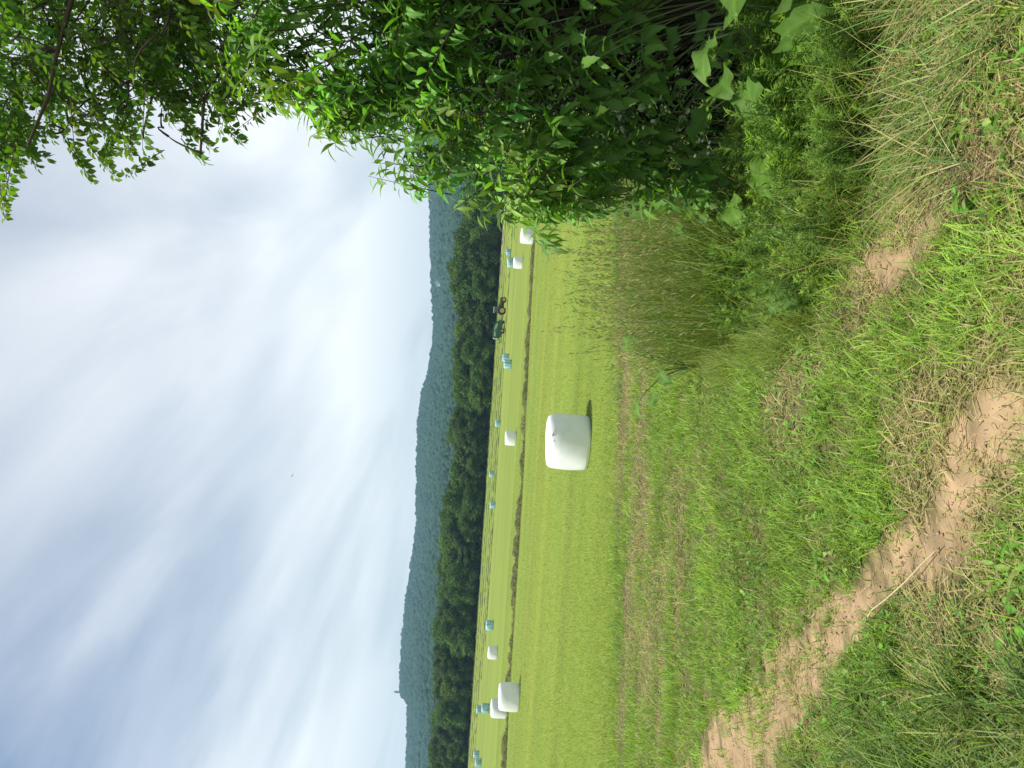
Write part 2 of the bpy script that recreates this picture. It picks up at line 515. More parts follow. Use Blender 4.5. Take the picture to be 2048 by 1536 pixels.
cg = cg * (0.50 + 0.55 * lush[:, None] + 0.62 * vn(x * 6.5, y * 6.5, 46)[:, None]) * (1 + 0.22 * RNG.uniform(-1, 1, (n, 1)))
blu = (np.exp(-((tt(x, y) - 15.6) / 0.35) ** 2) * sstep(0.40, 0.62, fbm(x * 0.9, y * 0.3, 97, 3)))[:, None]
cg = cg * (1 - 0.8 * blu) + np.array([[0.085, 0.17, 0.09]]) * 0.8 * blu
cd = np.where(RNG.random((n, 1)) < 0.6, np.array([[0.40, 0.345, 0.16]]), np.array([[0.27, 0.25, 0.09]])) * (1 + 0.3 * RNG.uniform(-1, 1, (n, 1)))
cc = np.where(isdry[:, None], cd, cg)
h = (0.028 + 0.085 * RNG.random(n) ** 2.2) * (0.55 + 1.25 * clump) * (1 + 0.5 * lush) * (1 - 0.45 * dmk) * (1 + 0.5 * blu[:, 0]) * (1 + 0.4 * (y > 8))
lean = np.where(isdry, RNG.uniform(0.8, 1.5, n), RNG.uniform(0.1, 1.0, n)); bend = RNG.uniform(0.2, 1.1, n)
wd = RNG.uniform(0.0026, 0.0058, n) * (1 + y * 0.11)
a = Acc(); V, Fs, C = blades(np.stack([x, y, zg(x, y) - 0.006], 1), RNG.uniform(0, 2 * PI, n), lean, bend, h, wd, cc, 3); a.add(V, Fs, C)
# clover and small round leaves among it
n = 9000
x, y = spread(n, 1.8, 12.0, 0.9)
k = (fbm(x * 1.4, y * 1.4, 61) > 0.54) & (dirt_mask(x, y) < 0.4); x, y = x[k], y[k]; n = len(x)
azl = RNG.uniform(0, 2 * PI, n); ax = np.stack([np.cos(azl), np.sin(azl), RNG.uniform(-0.1, 0.5, n)], 1)
V, Fs, C = leaves(np.stack([x, y, zg(x, y) + RNG.uniform(0.01, 0.05, n)], 1), ax, np.tile([0, 0, 1.0], (n, 1)), RNG.uniform(0.015, 0.035, n), RNG.uniform(0.012, 0.024, n),
                  hsvj([0.075, 0.16, 0.028], n, 0.3), 'ovate', 0.4); a.add(V, Fs, C)
# broad little weeds in patches
n = 15000
x, y = spread(n, 1.8, 15.0, 0.8)
k = (fbm(x * 1.1, y * 1.1, 65, 3) > 0.53) & (dirt_mask(x, y) < 0.3); x, y = x[k], y[k]; n = len(x)
azl = RNG.uniform(0, 2 * PI, n); ax = np.stack([np.cos(azl), np.sin(azl), RNG.uniform(0.0, 0.9, n)], 1)
V, Fs, C = leaves(np.stack([x, y, zg(x, y) + RNG.uniform(0.005, 0.05, n)], 1), ax, np.tile([0, 0, 1.0], (n, 1)), RNG.uniform(0.03, 0.075, n), RNG.uniform(0.012, 0.03, n),
                  np.where(RNG.random((n, 1)) < 0.7, hsvj([0.12, 0.26, 0.03], n, 0.3), hsvj([0.20, 0.28, 0.07], n, 0.3)), 'ovate', 0.8, 0.3, 0.03); a.add(V, Fs, C)
turf = a.build('grass', grass_m)
tag(turf, 'short worn grass of the near verge with dry patches', 'grass', kind='stuff')

# --- dry clippings lying about, also over the bare soil
n = 62000
x, y = spread(n, 1.7, 17.0, 0.8)
pxl, pyl, _ = project(np.stack([x, y, zg(x, y)], -1))
dml = dirt_mask(x, y)
kk = (RNG.random(n) < np.clip(0.26 + 1.8 * (fbm(x * 0.8, y * 0.8, 52) - 0.5) + (0.5 - 0.2 * (pyl > 900)) * np.exp(-((pxl - lane(TRK, pyl)) / 70) ** 2) - 0.35 * np.exp(-((pxl - lane(MID, pyl)) / (85 + 45 * sstep(900, 500, pyl))) ** 2) - 0.3 * sstep(1790, 1850, pxl) * sstep(330, 420, pyl) * sstep(780, 700, pyl), 0.05, 1) * (1 - 0.72 * dml)) & (tt(x, y) < 16)
dml = dml[kk]
x, y = x[kk], y[kk]; n = len(x)
green = RNG.random(n) < 0.25
cs = np.where(green[:, None], hsvj([0.16, 0.19, 0.05], n), hsvj([0.40, 0.33, 0.16], n))
dark = RNG.random(n) < 0.12 * (1 - 0.85 * dml)
cs = np.where(dark[:, None], hsvj([0.10, 0.075, 0.035], n), cs)
V, Fs, C = blades(np.stack([x, y, zg(x, y) + RNG.uniform(-0.012, 0.03, n)], 1), RNG.uniform(0, 2 * PI, n), RNG.uniform(1.25, 1.62, n), RNG.uniform(-0.25, 0.25, n),
                  0.015 + 0.10 * RNG.random(n) ** 3 * (1 - 0.5 * dml), RNG.uniform(0.002, 0.0045, n) * (1 + 0.09 * y), cs, 2)
litter = build('dry_clippings', V, Fs, straw_m, C)
tag(litter, 'dry straw coloured clippings scattered over the verge and track', 'clippings', kind='stuff')

# crumbs of soil and small stones on the bare track
n = 34000
x, y = spread(n, 1.8, 8.0, 0.9); k = dirt_mask(x, y) > 0.35; x, y = x[k], y[k]; n = len(x)
bm0 = bmesh.new(); bmesh.ops.create_icosphere(bm0, subdivisions=1, radius=1.0); cv = np.array([v.co[:] for v in bm0.verts]); ct = np.array([[v.index for v in f.verts] for f in bm0.faces]); bm0.free()
rr = 0.0014 + 0.0065 * RNG.random(n) ** 4
V = cv[None] * rr[:, None, None] * RNG.uniform(0.55, 1.25, (n, len(cv), 1)) * np.array([1.2, 1.1, 0.7]) + np.stack([x, y, zg(x, y) - 0.014 + rr * 0.3], 1)[:, None]
cr_ = hsvj([0.33, 0.235, 0.135], n, 0.16); gs = RNG.random(n) < 0.12; cr_[gs] = hsvj([0.30, 0.28, 0.25], int(gs.sum()), 0.08)
crumbs = build('soil_crumbs', V.reshape(-1, 3), [(np.arange(n)[:, None, None] * len(cv) + ct[None]).reshape(-1, 3)], vcol_mat('soil_crumb', 0.95, 0.05), np.repeat(cr_, len(cv), 0))
tag(crumbs, 'loose crumbs of earth and tiny stones on the bare track', 'soil', kind='stuff')

# --- mown field stubble
n = 300000
x, y = spread(n, 13.0, 75.0, 1.35, 2.0)
kk = tt(x, y) > 15.9 + 0.4 * RNG.normal(size=n); x, y = x[kk], y[kk]; n = len(x)
s1 = fbm(x * 0.03, y * 0.55, 12, 4); s2 = fbm(x * 0.6, y * 0.6, 23, 3)
cf = np.where(RNG.random((n, 1)) < 0.55, np.array([[0.225, 0.335, 0.045]]), np.array([[0.285, 0.335, 0.075]])) * (0.62 + 0.42 * s1 + 0.3 * s2)[:, None] * (1 + 0.2 * RNG.uniform(-1, 1, (n, 1)))
h = (0.045 + 0.05 * RNG.random(n)) * (0.7 + 0.6 * s2)
V, Fs, C = blades(np.stack([x, y, zg(x, y) - 0.004], 1), RNG.uniform(0, 2 * PI, n), RNG.uniform(0, 0.8, n), RNG.uniform(0.1, 0.8, n), h, RNG.uniform(0.004, 0.007, n) * (0.7 + y * 0.045), cf, 2)
stubble = build('field_grass', V, Fs, grass_m, C)
tag(stubble, 'freshly mown yellow green field grass around the bales', 'field grass', kind='stuff')

# --- the tall seeding grass
poly = [(1440, 300), (1500, 400), (1545, 470), (1550, 560), (1510, 650), (1450, 715), (1370, 725), (1330, 690), (1325, 560), (1325, 420), (1350, 300)]
pp = sample_poly(poly, 420); gp = ground_at(pp[:, 0], pp[:, 1])
a = Acc(); n = 4300
b = gp[RNG.integers(0, len(gp), n)] + np.concatenate([RNG.normal(0, 0.08, (n, 2)), np.zeros((n, 1))], 1); b[:, 2] = zg(b[:, 0], b[:, 1]) - 0.01
tall = (0.65 + 0.5 * fbm(b[:, 0] * 1.5, b[:, 1] * 1.5, 71)) * (0.62 + 0.38 * sstep(0.0, 0.7, b[:, 0]))
cc = np.where(RNG.random((n, 1)) < 0.6, hsvj([0.125, 0.195, 0.032], n, 0.3), hsvj([0.17, 0.235, 0.045], n, 0.3))
V, Fs, C = blades(b, RNG.uniform(0, 2 * PI, n), RNG.uniform(0, 0.25, n), RNG.uniform(0.1, 1.2, n), RNG.uniform(0.4, 1.05, n) * tall, RNG.uniform(0.006, 0.012, n), cc, 5); a.add(V, Fs, C)
# stalks with panicles
n = 780
b = gp[RNG.integers(0, len(gp), n)] + np.concatenate([RNG.normal(0, 0.1, (n, 2)), np.zeros((n, 1))], 1); b[:, 2] = zg(b[:, 0], b[:, 1]) - 0.01
h = np.where(RNG.random(n) < 0.06, RNG.uniform(1.3, 1.55, n), RNG.uniform(0.55, 1.30, n)) * (0.70 + 0.6 * fbm(b[:, 0] * 1.5, b[:, 1] * 1.5, 71)) * (0.62 + 0.38 * sstep(0.0, 0.7, b[:, 0])); azs = RNG.uniform(0, 2 * PI, n); le = RNG.uniform(0, 0.16, n); be = RNG.uniform(0.0, 0.35, n)
V, Fs, C = blades(b, azs, le, be, h, np.full(n, 0.0028), hsvj([0.12, 0.17, 0.05], n), 5, hsvj([0.22, 0.21, 0.09], n), lambda s: 1 - 0.4 * s); a.add(V, Fs, C)
h_ = h; tip = V.reshape(n, 11, 3)[:, 10]; t2 = V.reshape(n, 11, 3)[:, 8]
ax0 = unit(tip - t2)
for k in range(12):
    f = RNG.random(n)
    q = tip - ax0 * (f * 0.26)[:, None]
    azk = RNG.uniform(0, 2 * PI, n); d = unit(ax0 * 1.1 + np.stack([np.cos(azk), np.sin(azk), RNG.uniform(-.1, .3, n)], 1) * (0.35 + 0.5 * f[:, None]))
    V2, F2, C2 = leaves(q, d, np.tile([0.3, -0.8, 0.5], (n, 1)), RNG.uniform(0.02, 0.055, n) * (0.6 + f), RNG.uniform(0.004, 0.009, n), np.where(RNG.random((n, 1)) < 0.5, hsvj([0.33, 0.31, 0.15], n, 0.35), hsvj([0.20, 0.29, 0.075], n, 0.3)), 'thin', 0.5); a.add(V2, F2, C2)
tg = a.build('tall_grass', grass_m)
tag(tg, 'stand of tall uncut grass with brown seed heads beside the bush', 'tall grass', kind='stuff')


# --- taller grass tongues: dark tufts, leaning half-dry grass, shaded undergrowth grass
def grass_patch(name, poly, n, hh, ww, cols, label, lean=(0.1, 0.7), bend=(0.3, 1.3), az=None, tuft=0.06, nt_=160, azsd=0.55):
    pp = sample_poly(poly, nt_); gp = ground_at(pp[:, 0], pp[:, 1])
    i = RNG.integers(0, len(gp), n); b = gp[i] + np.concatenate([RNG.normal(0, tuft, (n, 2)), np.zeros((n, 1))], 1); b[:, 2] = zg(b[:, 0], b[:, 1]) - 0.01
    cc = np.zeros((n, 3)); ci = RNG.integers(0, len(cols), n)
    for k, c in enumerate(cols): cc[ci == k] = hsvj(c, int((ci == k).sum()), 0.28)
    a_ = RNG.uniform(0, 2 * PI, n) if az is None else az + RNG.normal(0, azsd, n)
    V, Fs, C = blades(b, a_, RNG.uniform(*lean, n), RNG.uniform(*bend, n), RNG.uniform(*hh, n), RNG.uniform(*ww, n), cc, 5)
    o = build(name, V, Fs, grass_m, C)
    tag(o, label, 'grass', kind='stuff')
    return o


grass_patch('tufted_grass', [(1720, 1380), (1800, 1330), (1900, 1370), (2060, 1330), (2200, 1400), (2200, 1800), (1700, 1800), (1560, 1560), (1640, 1460)], 4200, (0.08, 0.34), (0.004, 0.009),
            [(0.08, 0.155, 0.025), (0.14, 0.22, 0.035), (0.24, 0.28, 0.085), (0.05, 0.10, 0.02)], 'dark tufts of longer grass at the near corner of the verge', (0.15, 1.0), (0.4, 1.6), tuft=0.035, nt_=85)
LEAN = [(1750, -150), (2060, -150), (2060, 40), (1960, 180), (1900, 300), (1960, 330), (1860, 420), (1790, 330), (1740, 150)]
grass_patch('leaning_grass', LEAN, 1350, (0.12, 0.46), (0.004, 0.008),
            [(0.16, 0.25, 0.06), (0.34, 0.33, 0.13), (0.12, 0.22, 0.045), (0.42, 0.37, 0.19)], 'long half dry grass flattened and leaning beside the track', (0.6, 1.4), (-0.1, 0.9), PI * 0.80, 0.045, 80, 0.95)
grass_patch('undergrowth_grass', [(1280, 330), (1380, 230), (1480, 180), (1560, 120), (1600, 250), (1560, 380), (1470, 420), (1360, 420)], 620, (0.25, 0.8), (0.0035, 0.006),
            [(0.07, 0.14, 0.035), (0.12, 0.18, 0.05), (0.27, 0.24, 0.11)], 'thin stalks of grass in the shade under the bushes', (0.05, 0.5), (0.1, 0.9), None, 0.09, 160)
grass_patch('weedy_grass', [(1560, -60), (1740, -60), (1780, 200), (1760, 330), (1700, 480), (1620, 580), (1540, 480), (1560, 300), (1610, 150)], 3400, (0.12, 0.42), (0.003, 0.007),
            [(0.14, 0.225, 0.03), (0.20, 0.285, 0.045), (0.30, 0.28, 0.11), (0.10, 0.165, 0.025)], 'mixed grass growing through the feathery weeds', (0.1, 0.8), (0.2, 1.2), tuft=0.06, nt_=170)
grass_patch('edge_grass', [(1480, 560), (1560, 520), (1640, 620), (1600, 690), (1520, 720), (1450, 760), (1400, 730)], 5200, (0.12, 0.32), (0.003, 0.006),
            [(0.125, 0.215, 0.03), (0.19, 0.285, 0.04), (0.25, 0.26, 0.09)], 'green grass at the foot of the tall seeding grass', tuft=0.07, nt_=120)

grass_patch('brown_litter', [(1620, 620), (1740, 590), (1800, 640), (1760, 720), (1680, 760), (1600, 720)], 3800, (0.03, 0.11), (0.002, 0.004),
            [(0.12, 0.085, 0.045), (0.26, 0.19, 0.10), (0.36, 0.29, 0.16), (0.07, 0.05, 0.03)], 'brown dead grass and trodden litter between the weeds and the track', (1.1, 1.6), (-0.2, 0.5), None, 0.08, 170)
grass_patch('brown_litter', [(1790, 300), (1880, 240), (1990, 200), (2030, 330), (1930, 430), (1830, 420)], 3800, (0.03, 0.12), (0.002, 0.004),
            [(0.16, 0.115, 0.06), (0.34, 0.26, 0.14), (0.42, 0.35, 0.20), (0.09, 0.065, 0.04)], 'straw coloured litter around the bare patches beside the leaning grass', (1.1, 1.6), (-0.2, 0.5), None, 0.08, 170)

# =================================================================== BALES
bale_white, nt, out = newmat('white_film')
p = N(nt, 'ShaderNodeBsdfPrincipled', Roughness=0.38); p.inputs['Base Color'].default_value = (0.80, 0.82, 0.82, 1)
p.inputs['Specular IOR Level'].default_value = 0.45
tc = N(nt, 'ShaderNodeTexCoord'); mp = N(nt, 'ShaderNodeMapping'); mp.inputs['Scale'].default_value = (2.0, 2.0, 3.2); mp.inputs['Rotation'].default_value = (0.5, 0.3, 0)
nz = N(nt, 'ShaderNodeTexNoise', Scale=1.3, Detail=4.0, Distortion=1.0); bp = N(nt, 'ShaderNodeBump', Strength=0.06, Distance=0.03)
L = nt.links.new; L(tc.outputs['Object'], mp.inputs[0]); L(mp.outputs[0], nz.inputs['Vector']); L(nz.outputs['Fac'], bp.inputs['Height'])
wv = N(nt, 'ShaderNodeTexWave', wave_type='BANDS', bands_direction='DIAGONAL'); wv.inputs['Scale'].default_value = 1.1; wv.inputs['Distortion'].default_value = 2.2; wv.inputs['Detail'].default_value = 2.0
L(tc.outputs['Object'], wv.inputs['Vector']); b2_ = N(nt, 'ShaderNodeBump', Strength=0.045, Distance=0.02); L(wv.outputs['Fac'], b2_.inputs['Height']); L(bp.outputs[0], b2_.inputs['Normal']); L(b2_.outputs[0], p.inputs['Normal'])
gn = N(nt, 'ShaderNodeTexNoise', Scale=2.6, Detail=8.0, Roughness=0.65); L(tc.outputs['Object'], gn.inputs['Vector'])
gr = N(nt, 'ShaderNodeValToRGB'); gr.color_ramp.elements[0].position = 0.28; gr.color_ramp.elements[0].color = (0.71, 0.74, 0.72, 1); gr.color_ramp.elements[1].position = 0.52; gr.color_ramp.elements[1].color = (0.80, 0.82, 0.82, 1)
L(gn.outputs['Fac'], gr.inputs[0]); L(gr.outputs[0], p.inputs['Base Color'])
L(p.outputs[0], out.inputs['Surface'])
bale_blue, nt, out = newmat('blue_film')
p = N(nt, 'ShaderNodeBsdfPrincipled', Roughness=0.3); p.inputs['Specular IOR Level'].default_value = 0.5
tc = N(nt, 'ShaderNodeTexCoord'); mp = N(nt, 'ShaderNodeMapping'); mp.inputs['Scale'].default_value = (3.5, 3.5, 0.4)
nz = N(nt, 'ShaderNodeTexNoise', Scale=1.6, Detail=3.0); cr = N(nt, 'ShaderNodeValToRGB')
cr.color_ramp.elements[0].position = 0.38; cr.color_ramp.elements[0].color = (0.16, 0.33, 0.37, 1); cr.color_ramp.elements[1].position = 0.62; cr.color_ramp.elements[1].color = (0.42, 0.66, 0.68, 1)
L = nt.links.new; L(tc.outputs['Object'], mp.inputs[0]); L(mp.outputs[0], nz.inputs['Vector']); L(nz.outputs['Fac'], cr.inputs[0]); L(cr.outputs[0], p.inputs['Base Color']); L(p.outputs[0], out.inputs['Surface'])


def bale_mesh(name, mat, seed, pleats=0, rad=0.72, H=1.17, puck=0.012, tag_end=False):
    prof = [(0.0, 0.0), (0.55, 0.0), (0.88, 0.005), (0.955, 0.03), (0.975, 0.10), (0.995, 0.25), (1.0, 0.42), (1.0, 0.55), (0.99, 0.70), (0.965, 0.84), (0.925, 0.92), (0.86, 0.965), (0.74, 0.985), (0.45, 0.997), (0.0, 1.0)]
    ns = 72; V = []
    for k, (r_, z_) in enumerate(prof):
        for j in range(ns):
            a_ = 2 * PI * j / ns
            rr = r_
            if pleats and 0.3 < r_: rr = r_ * (1 + 0.03 * abs(math.sin(a_ * pleats / 2 + seed)) - 0.015)
            nzv = float(fbm(np.array(math.cos(a_) * 1.6 + seed * 3.7), np.array(math.sin(a_) * 1.6 + z_ * 2.3), seed + 90, 3)) - 0.5
            rr = rr * (1 + puck * 6 * nzv * (r_ > 0.3) * 0.5)
            if r_ > 0.9: rr += 0.006 * math.sin(a_ * 7 + 3 * z_ + seed) * math.sin(z_ * 9 + 2 * a_)
            zz_ = z_ * H + (0.02 * nzv if z_ > 0.6 else 0) + 0.018 * math.cos(a_ + seed) * z_
            V.append((rr * rad * math.cos(a_), rr * rad * math.sin(a_), zz_))
    V = np.array(V); m = len(prof)
    i = np.arange(m - 1)[:, None] * ns; j = np.arange(ns)[None]; j2 = (j + 1) % ns
    Fq = np.stack([i + j, i + j2, i + ns + j2, i + ns + j], -1).reshape(-1, 4)
    return build(name, V, Fq, mat, None, None, True)


WHITE = [  # px top, px bottom, py0, py1, label
    (1092, 1178, 830, 942, 'largest and nearest white wrapped bale, alone in the middle of the field'),
    (1010, 1033, 862, 892, 'small white wrapped bale beside the break in the dark windrow'),
    (1041, 1070, 456, 489, 'white wrapped bale right behind the hanging leaves of the bush'),
    (1025, 1045, 514, 538, 'white wrapped bale standing in front of two pale blue bales'),
    (974, 994, 1292, 1319, 'white wrapped bale next to a single striped blue bale'),
    (997, 1040, 1367, 1423, 'white wrapped bale at the front of a stepped cluster, hiding the windrow'),
    (980, 1016, 1398, 1437, 'white wrapped bale half hidden behind a larger white bale'),
]
BLUE = [
    (1013, 1023.5, 498, 511, 'pale blue wrapped bale by itself beside a blue pair behind a white bale'),
    (1012, 1025, 515, 530, 'rear blue wrapped bale of the pair partly hidden by a white bale'),
    (1014, 1027, 519, 536, 'front blue wrapped bale touching the white bale before it'),
    (1006, 1019, 709, 722, 'smaller blue wrapped bale of the close pair behind the baler'),
    (1006, 1022, 719, 738, 'bigger blue wrapped bale of the close pair behind the baler'),
    (991, 1002, 840, 854, 'blue wrapped bale in line with the break in the windrow'),
    (985.5, 994, 942, 955, 'lone tiny blue wrapped bale, the smaller of two in mid field'),
    (980.5, 991.5, 1004, 1017, 'lone blue wrapped bale near the tallest dark trees in mid field'),
    (970, 985.5, 1241, 1261, 'striped blue wrapped bale next to a white bale'),
    (953, 964, 1411, 1427, 'farthest blue wrapped bale, topmost of the stepped cluster by the trees'),
    (962, 978, 1406, 1428, 'blue wrapped bale tucked behind two white bales'),
    (948, 959, 1502, 1515, 'farther blue wrapped bale of the pair at the photo edge'),
    (949, 962, 1517, 1533, 'nearer blue wrapped bale of the pair at the photo edge'),
]
wproto = [bale_mesh('silage_bale', bale_white, s) for s in range(3)]
bproto = [bale_mesh('silage_bale', bale_blue, s + 5, pleats=9 + s, rad=0.73) for s in range(3)]
stain_m = plain('dirt_smear', (0.28, 0.30, 0.27), 0.6, var=0.2)
flap_m = plain('film_flap', (0.72, 0.76, 0.75), 0.4, var=0.05)
used = set()
BALE_XY = []
for lst, protos, grp in ((WHITE, wproto, 'white wrapped bales in the field'), (BLUE, bproto, 'pale blue wrapped bales in the field')):
    for i, (t_, b_, y0, y1, lab) in enumerate(lst):
        s = i % 3
        if (grp, s) in used:
            o = protos[s].copy(); COL.objects.link(o)
        else:
            o = protos[s]; used.add((grp, s))
        yc = (y0 + y1) / 2
        d_size = 1500 * 1.19 / (b_ - t_)
        g = ground_at(b_ - 0.03 * (b_ - t_), yc)[0]
        d = g[1] if g[1] < 90 else 0.5 * g[1] + 0.5 * d_size
        d = min(d, 205)
        P = at(np.array(b_), np.array(yc), np.array(d)); x_ = P[0]
        o.location = (x_, d, float(zg(x_, d)) - 0.012)
        sc = (b_ - t_) * d / 1500 / 1.19
        sc = min(max(sc, 0.9), 1.12); wsc = (y1 - y0) * d / 1500 / 1.44
        if i == 6 and lst is WHITE: wsc = 1.0
        if lst is BLUE and i in (1, 3, 10): wsc = 1.0
        wsc = min(max(wsc, 0.9), 1.12)
        o.scale = (wsc, wsc, sc); o.rotation_euler = (0, 0, random.uniform(0, 6.28))
        tag(o, lab, 'hay bale', grp)
        BALE_XY.append((x_, d))
        print('bale', grp[:5], i, 'ground y %.1f size y %.1f used %.1f' % (g[1], d_size, d), 'base px %.1f want %.1f' % (project(np.array([x_, d, zg(x_, d)]))[0], b_))
big = wproto[0]; big.rotation_euler = (0, 0, 0)
# loose film tail and pucker near the shoulder of the big bale, a few smears
ac = Acc()
for k in range(7):
    th = R(-92 + 5.2 * k + random.uniform(-1, 1)); r_ = 0.665 + 0.012 * (k % 2); zc = 1.075 - 0.02 * abs(k - 3) - 0.01 * (k % 3)
    c0 = np.array([r_ * math.cos(th), r_ * math.sin(th) - 0.02, zc])
    V, Fs, C = leaves(c0[None], np.array([[0.5 * math.cos(th + 1.6), 0.3, -0.35 - 0.2 * (k % 2)]]), np.array([[math.cos(th), math.sin(th), 0.3]]), 0.15, 0.07, np.array([[0.6, 0.6, 0.6]]), 'ovate', 0.8, 0.5, 0.12)
    ac.add(V, Fs, C)
fl = ac.build('film_flap', flap_m, big)

# =================================================================== WINDROWS
hay_m = leaf_mat('cut_hay', 0.15, (1.1, 1.2, 0.7), 0.8, 0.1)


def windrow(poly, width, height, label, nb, bsize, colr=(0.15, 0.17, 0.06), seed=0):
    poly = np.asarray(poly, float)
    seg = np.linalg.norm(np.diff(poly, axis=0), axis=1); s = np.concatenate([[0], np.cumsum(seg)])
    n = max(int(s[-1] / 0.35), 6); tq = np.linspace(0, s[-1], n)
    cx = np.interp(tq, s, poly[:, 0]); cy = np.interp(tq, s, poly[:, 1])
    dx_, dy_ = np.gradient(cx), np.gradient(cy); ln = np.hypot(dx_, dy_); nx_, ny_ = -dy_ / ln, dx_ / ln
    cy = cy + 0.35 * (fbm(cx * 0.12, cx * 0 + seed, 200 + seed) - 0.5)
    hh = height * (0.15 + 1.5 * sstep(0.25, 0.75, fbm(cx * 0.8, cx * 0 + 3.3, 211 + seed, 3))); hh[0] *= 0.3; hh[-1] *= 0.3
    ww = width * (0.7 + 0.6 * fbm(cx * 0.6, cx * 0 + 8.3, 213 + seed, 3))
    ac = Acc(); cross = [(-0.5, -0.02), (-0.34, 0.45), (-0.12, 0.9), (0.12, 1.0), (0.34, 0.5), (0.5, -0.02)]; V = []
    for (a_, b_) in cross:
        X = cx + nx_ * a_ * ww; Y = cy + ny_ * a_ * ww
        V.append(np.stack([X, Y, zg(X, Y) + b_ * hh * (0.75 + 0.5 * RNG.random(n))], 1))
    V = np.stack(V, 1).reshape(-1, 3); m = len(cross)
    i = np.arange(n - 1)[:, None] * m; j = np.arange(m - 1)[None]
    Fq = np.stack([i + j, i + j + 1, i + m + j + 1, i + m + j], -1).reshape(-1, 4)
    ac.add(V, Fq, hsvj(colr, len(V), 0.3) * 0.7)
    k = RNG.integers(0, n, nb); off = RNG.uniform(-0.55, 0.55, nb)
    X = cx[k] + nx_[k] * off * ww[k] + RNG.normal(0, 0.15, nb); Y = cy[k] + ny_[k] * off * ww[k]
    Z = zg(X, Y) + hh[k] * np.clip(1 - (2 * off) ** 2, 0, 1) * RNG.uniform(0.5, 1.0, nb)
    cc = hsvj(colr, nb, 0.4); lt = RNG.random(nb) < 0.42; cc[lt] = hsvj((0.30, 0.32, 0.12), int(lt.sum()), 0.3)
    Vb, Fb, Cb = blades(np.stack([X, Y, Z], 1), RNG.uniform(0, 2 * PI, nb), RNG.uniform(0.7, 1.9, nb), RNG.uniform(0, 0.8, nb), RNG.uniform(0.6, 1.3, nb) * bsize, RNG.uniform(0.02, 0.05, nb) * (bsize / 0.25), cc, 3)
    ac.add(Vb, Fb, Cb)
    o = ac.build('windrow', hay_m)
    tag(o, label, 'windrow', 'raked rows of cut hay on the field')
    return o


def gline(pts):
    pts = np.array(pts, float); return ground_at(pts[:, 0], pts[:, 1])[:, :2]


g = gline([(1071, 330), (1071, 400), (1070, 480), (1063, 600), (1058, 700), (1054, 790), (1051, 828)])
windrow(g, 1.1, 0.22, 'dark raked windrow running from the bush towards the row break', 5200, 0.25, seed=1)
g = gline([(1045, 846), (1050, 850), (1047, 940), (1041, 1040), (1032, 1180), (1024, 1300), (1017, 1420), (1012, 1536), (1008, 1620)])
windrow(g, 1.3, 0.26, 'dark raked windrow passing behind the front white bale of the cluster', 9000, 0.28, seed=2)
for k, (yy_, xa, xb) in enumerate([(164, -58, 40), (176, -70, 14), (189, -112, 60), (202, -118, 64), (215, -124, 66), (227, -130, 70)]):
    X = np.linspace(xa, xb, 12)
    windrow(np.stack([X, yy_ - 0.02 * X + 0.8 * np.sin(X * 0.05 + k)], 1), 1.3, 0.17,
            ['nearest', 'second nearest', 'third nearest', 'fourth nearest', 'second farthest', 'farthest'][k] + ' of the thin far windrows drawn along the foot of the tree line', 2000, 0.30, (0.13, 0.165, 0.05), seed=5 + k)

# pale track at the field edge
g = gline([(1003.5, 425), (1003, 460), (1002.5, 500), (1001.5, 530)])
X = np.linspace(30, 62, 30); Y = np.full(30, 229.0) - 0.02 * X
V = np.concatenate([np.stack([X, Y - 1.6, zg(X, Y - 1.6) + 0.02 + 0.10], 1), np.stack([X, Y + 1.6, zg(X, Y + 1.6) + 0.14], 1), np.stack([X, Y - 2.4, zg(X, Y - 2.4) - 0.1], 1)])
i = np.arange(29)
o = build('track', V, [np.concatenate([np.stack([i, i + 1, 30 + i + 1, 30 + i], 1), np.stack([60 + i, 60 + i + 1, i + 1, i], 1)])], plain('pale_earth', (0.25, 0.24, 0.15), 0.95, var=0.3, scale=0.6))
tag(o, 'pale earth track along the field edge under the trees', 'track', kind='structure')


# =================================================================== MACHINES
green_p = plain('green_paint', (0.012, 0.075, 0.030), 0.32, var=0.12, scale=2)
lgreen_p = plain('pale_green_panel', (0.26, 0.42, 0.34), 0.4, var=0.15, scale=2)
yellow_p = plain('yellow_paint', (0.70, 0.46, 0.05), 0.42, var=0.12, scale=3)
black_r = plain('tyre_rubber', (0.016, 0.016, 0.017), 0.85, var=0.3, scale=6)
dark_m = plain('dark_iron', (0.03, 0.032, 0.034), 0.6, var=0.3, scale=4)
white_p = plain('white_paint', (0.75, 0.77, 0.76), 0.4, var=0.06)
grey_p = plain('grey_paint', (0.42, 0.45, 0.46), 0.4, var=0.1)
rust_p = plain('rusty_red', (0.30, 0.13, 0.09), 0.6, var=0.3, scale=3)
glass_m, nt, out = newmat('cab_glass'); p = N(nt, 'ShaderNodeBsdfPrincipled', Roughness=0.06); p.inputs['Base Color'].default_value = (0.05, 0.075, 0.085, 1); p.inputs['Specular IOR Level'].default_value = 0.8
nt.links.new(p.outputs[0], out.inputs['Surface'])


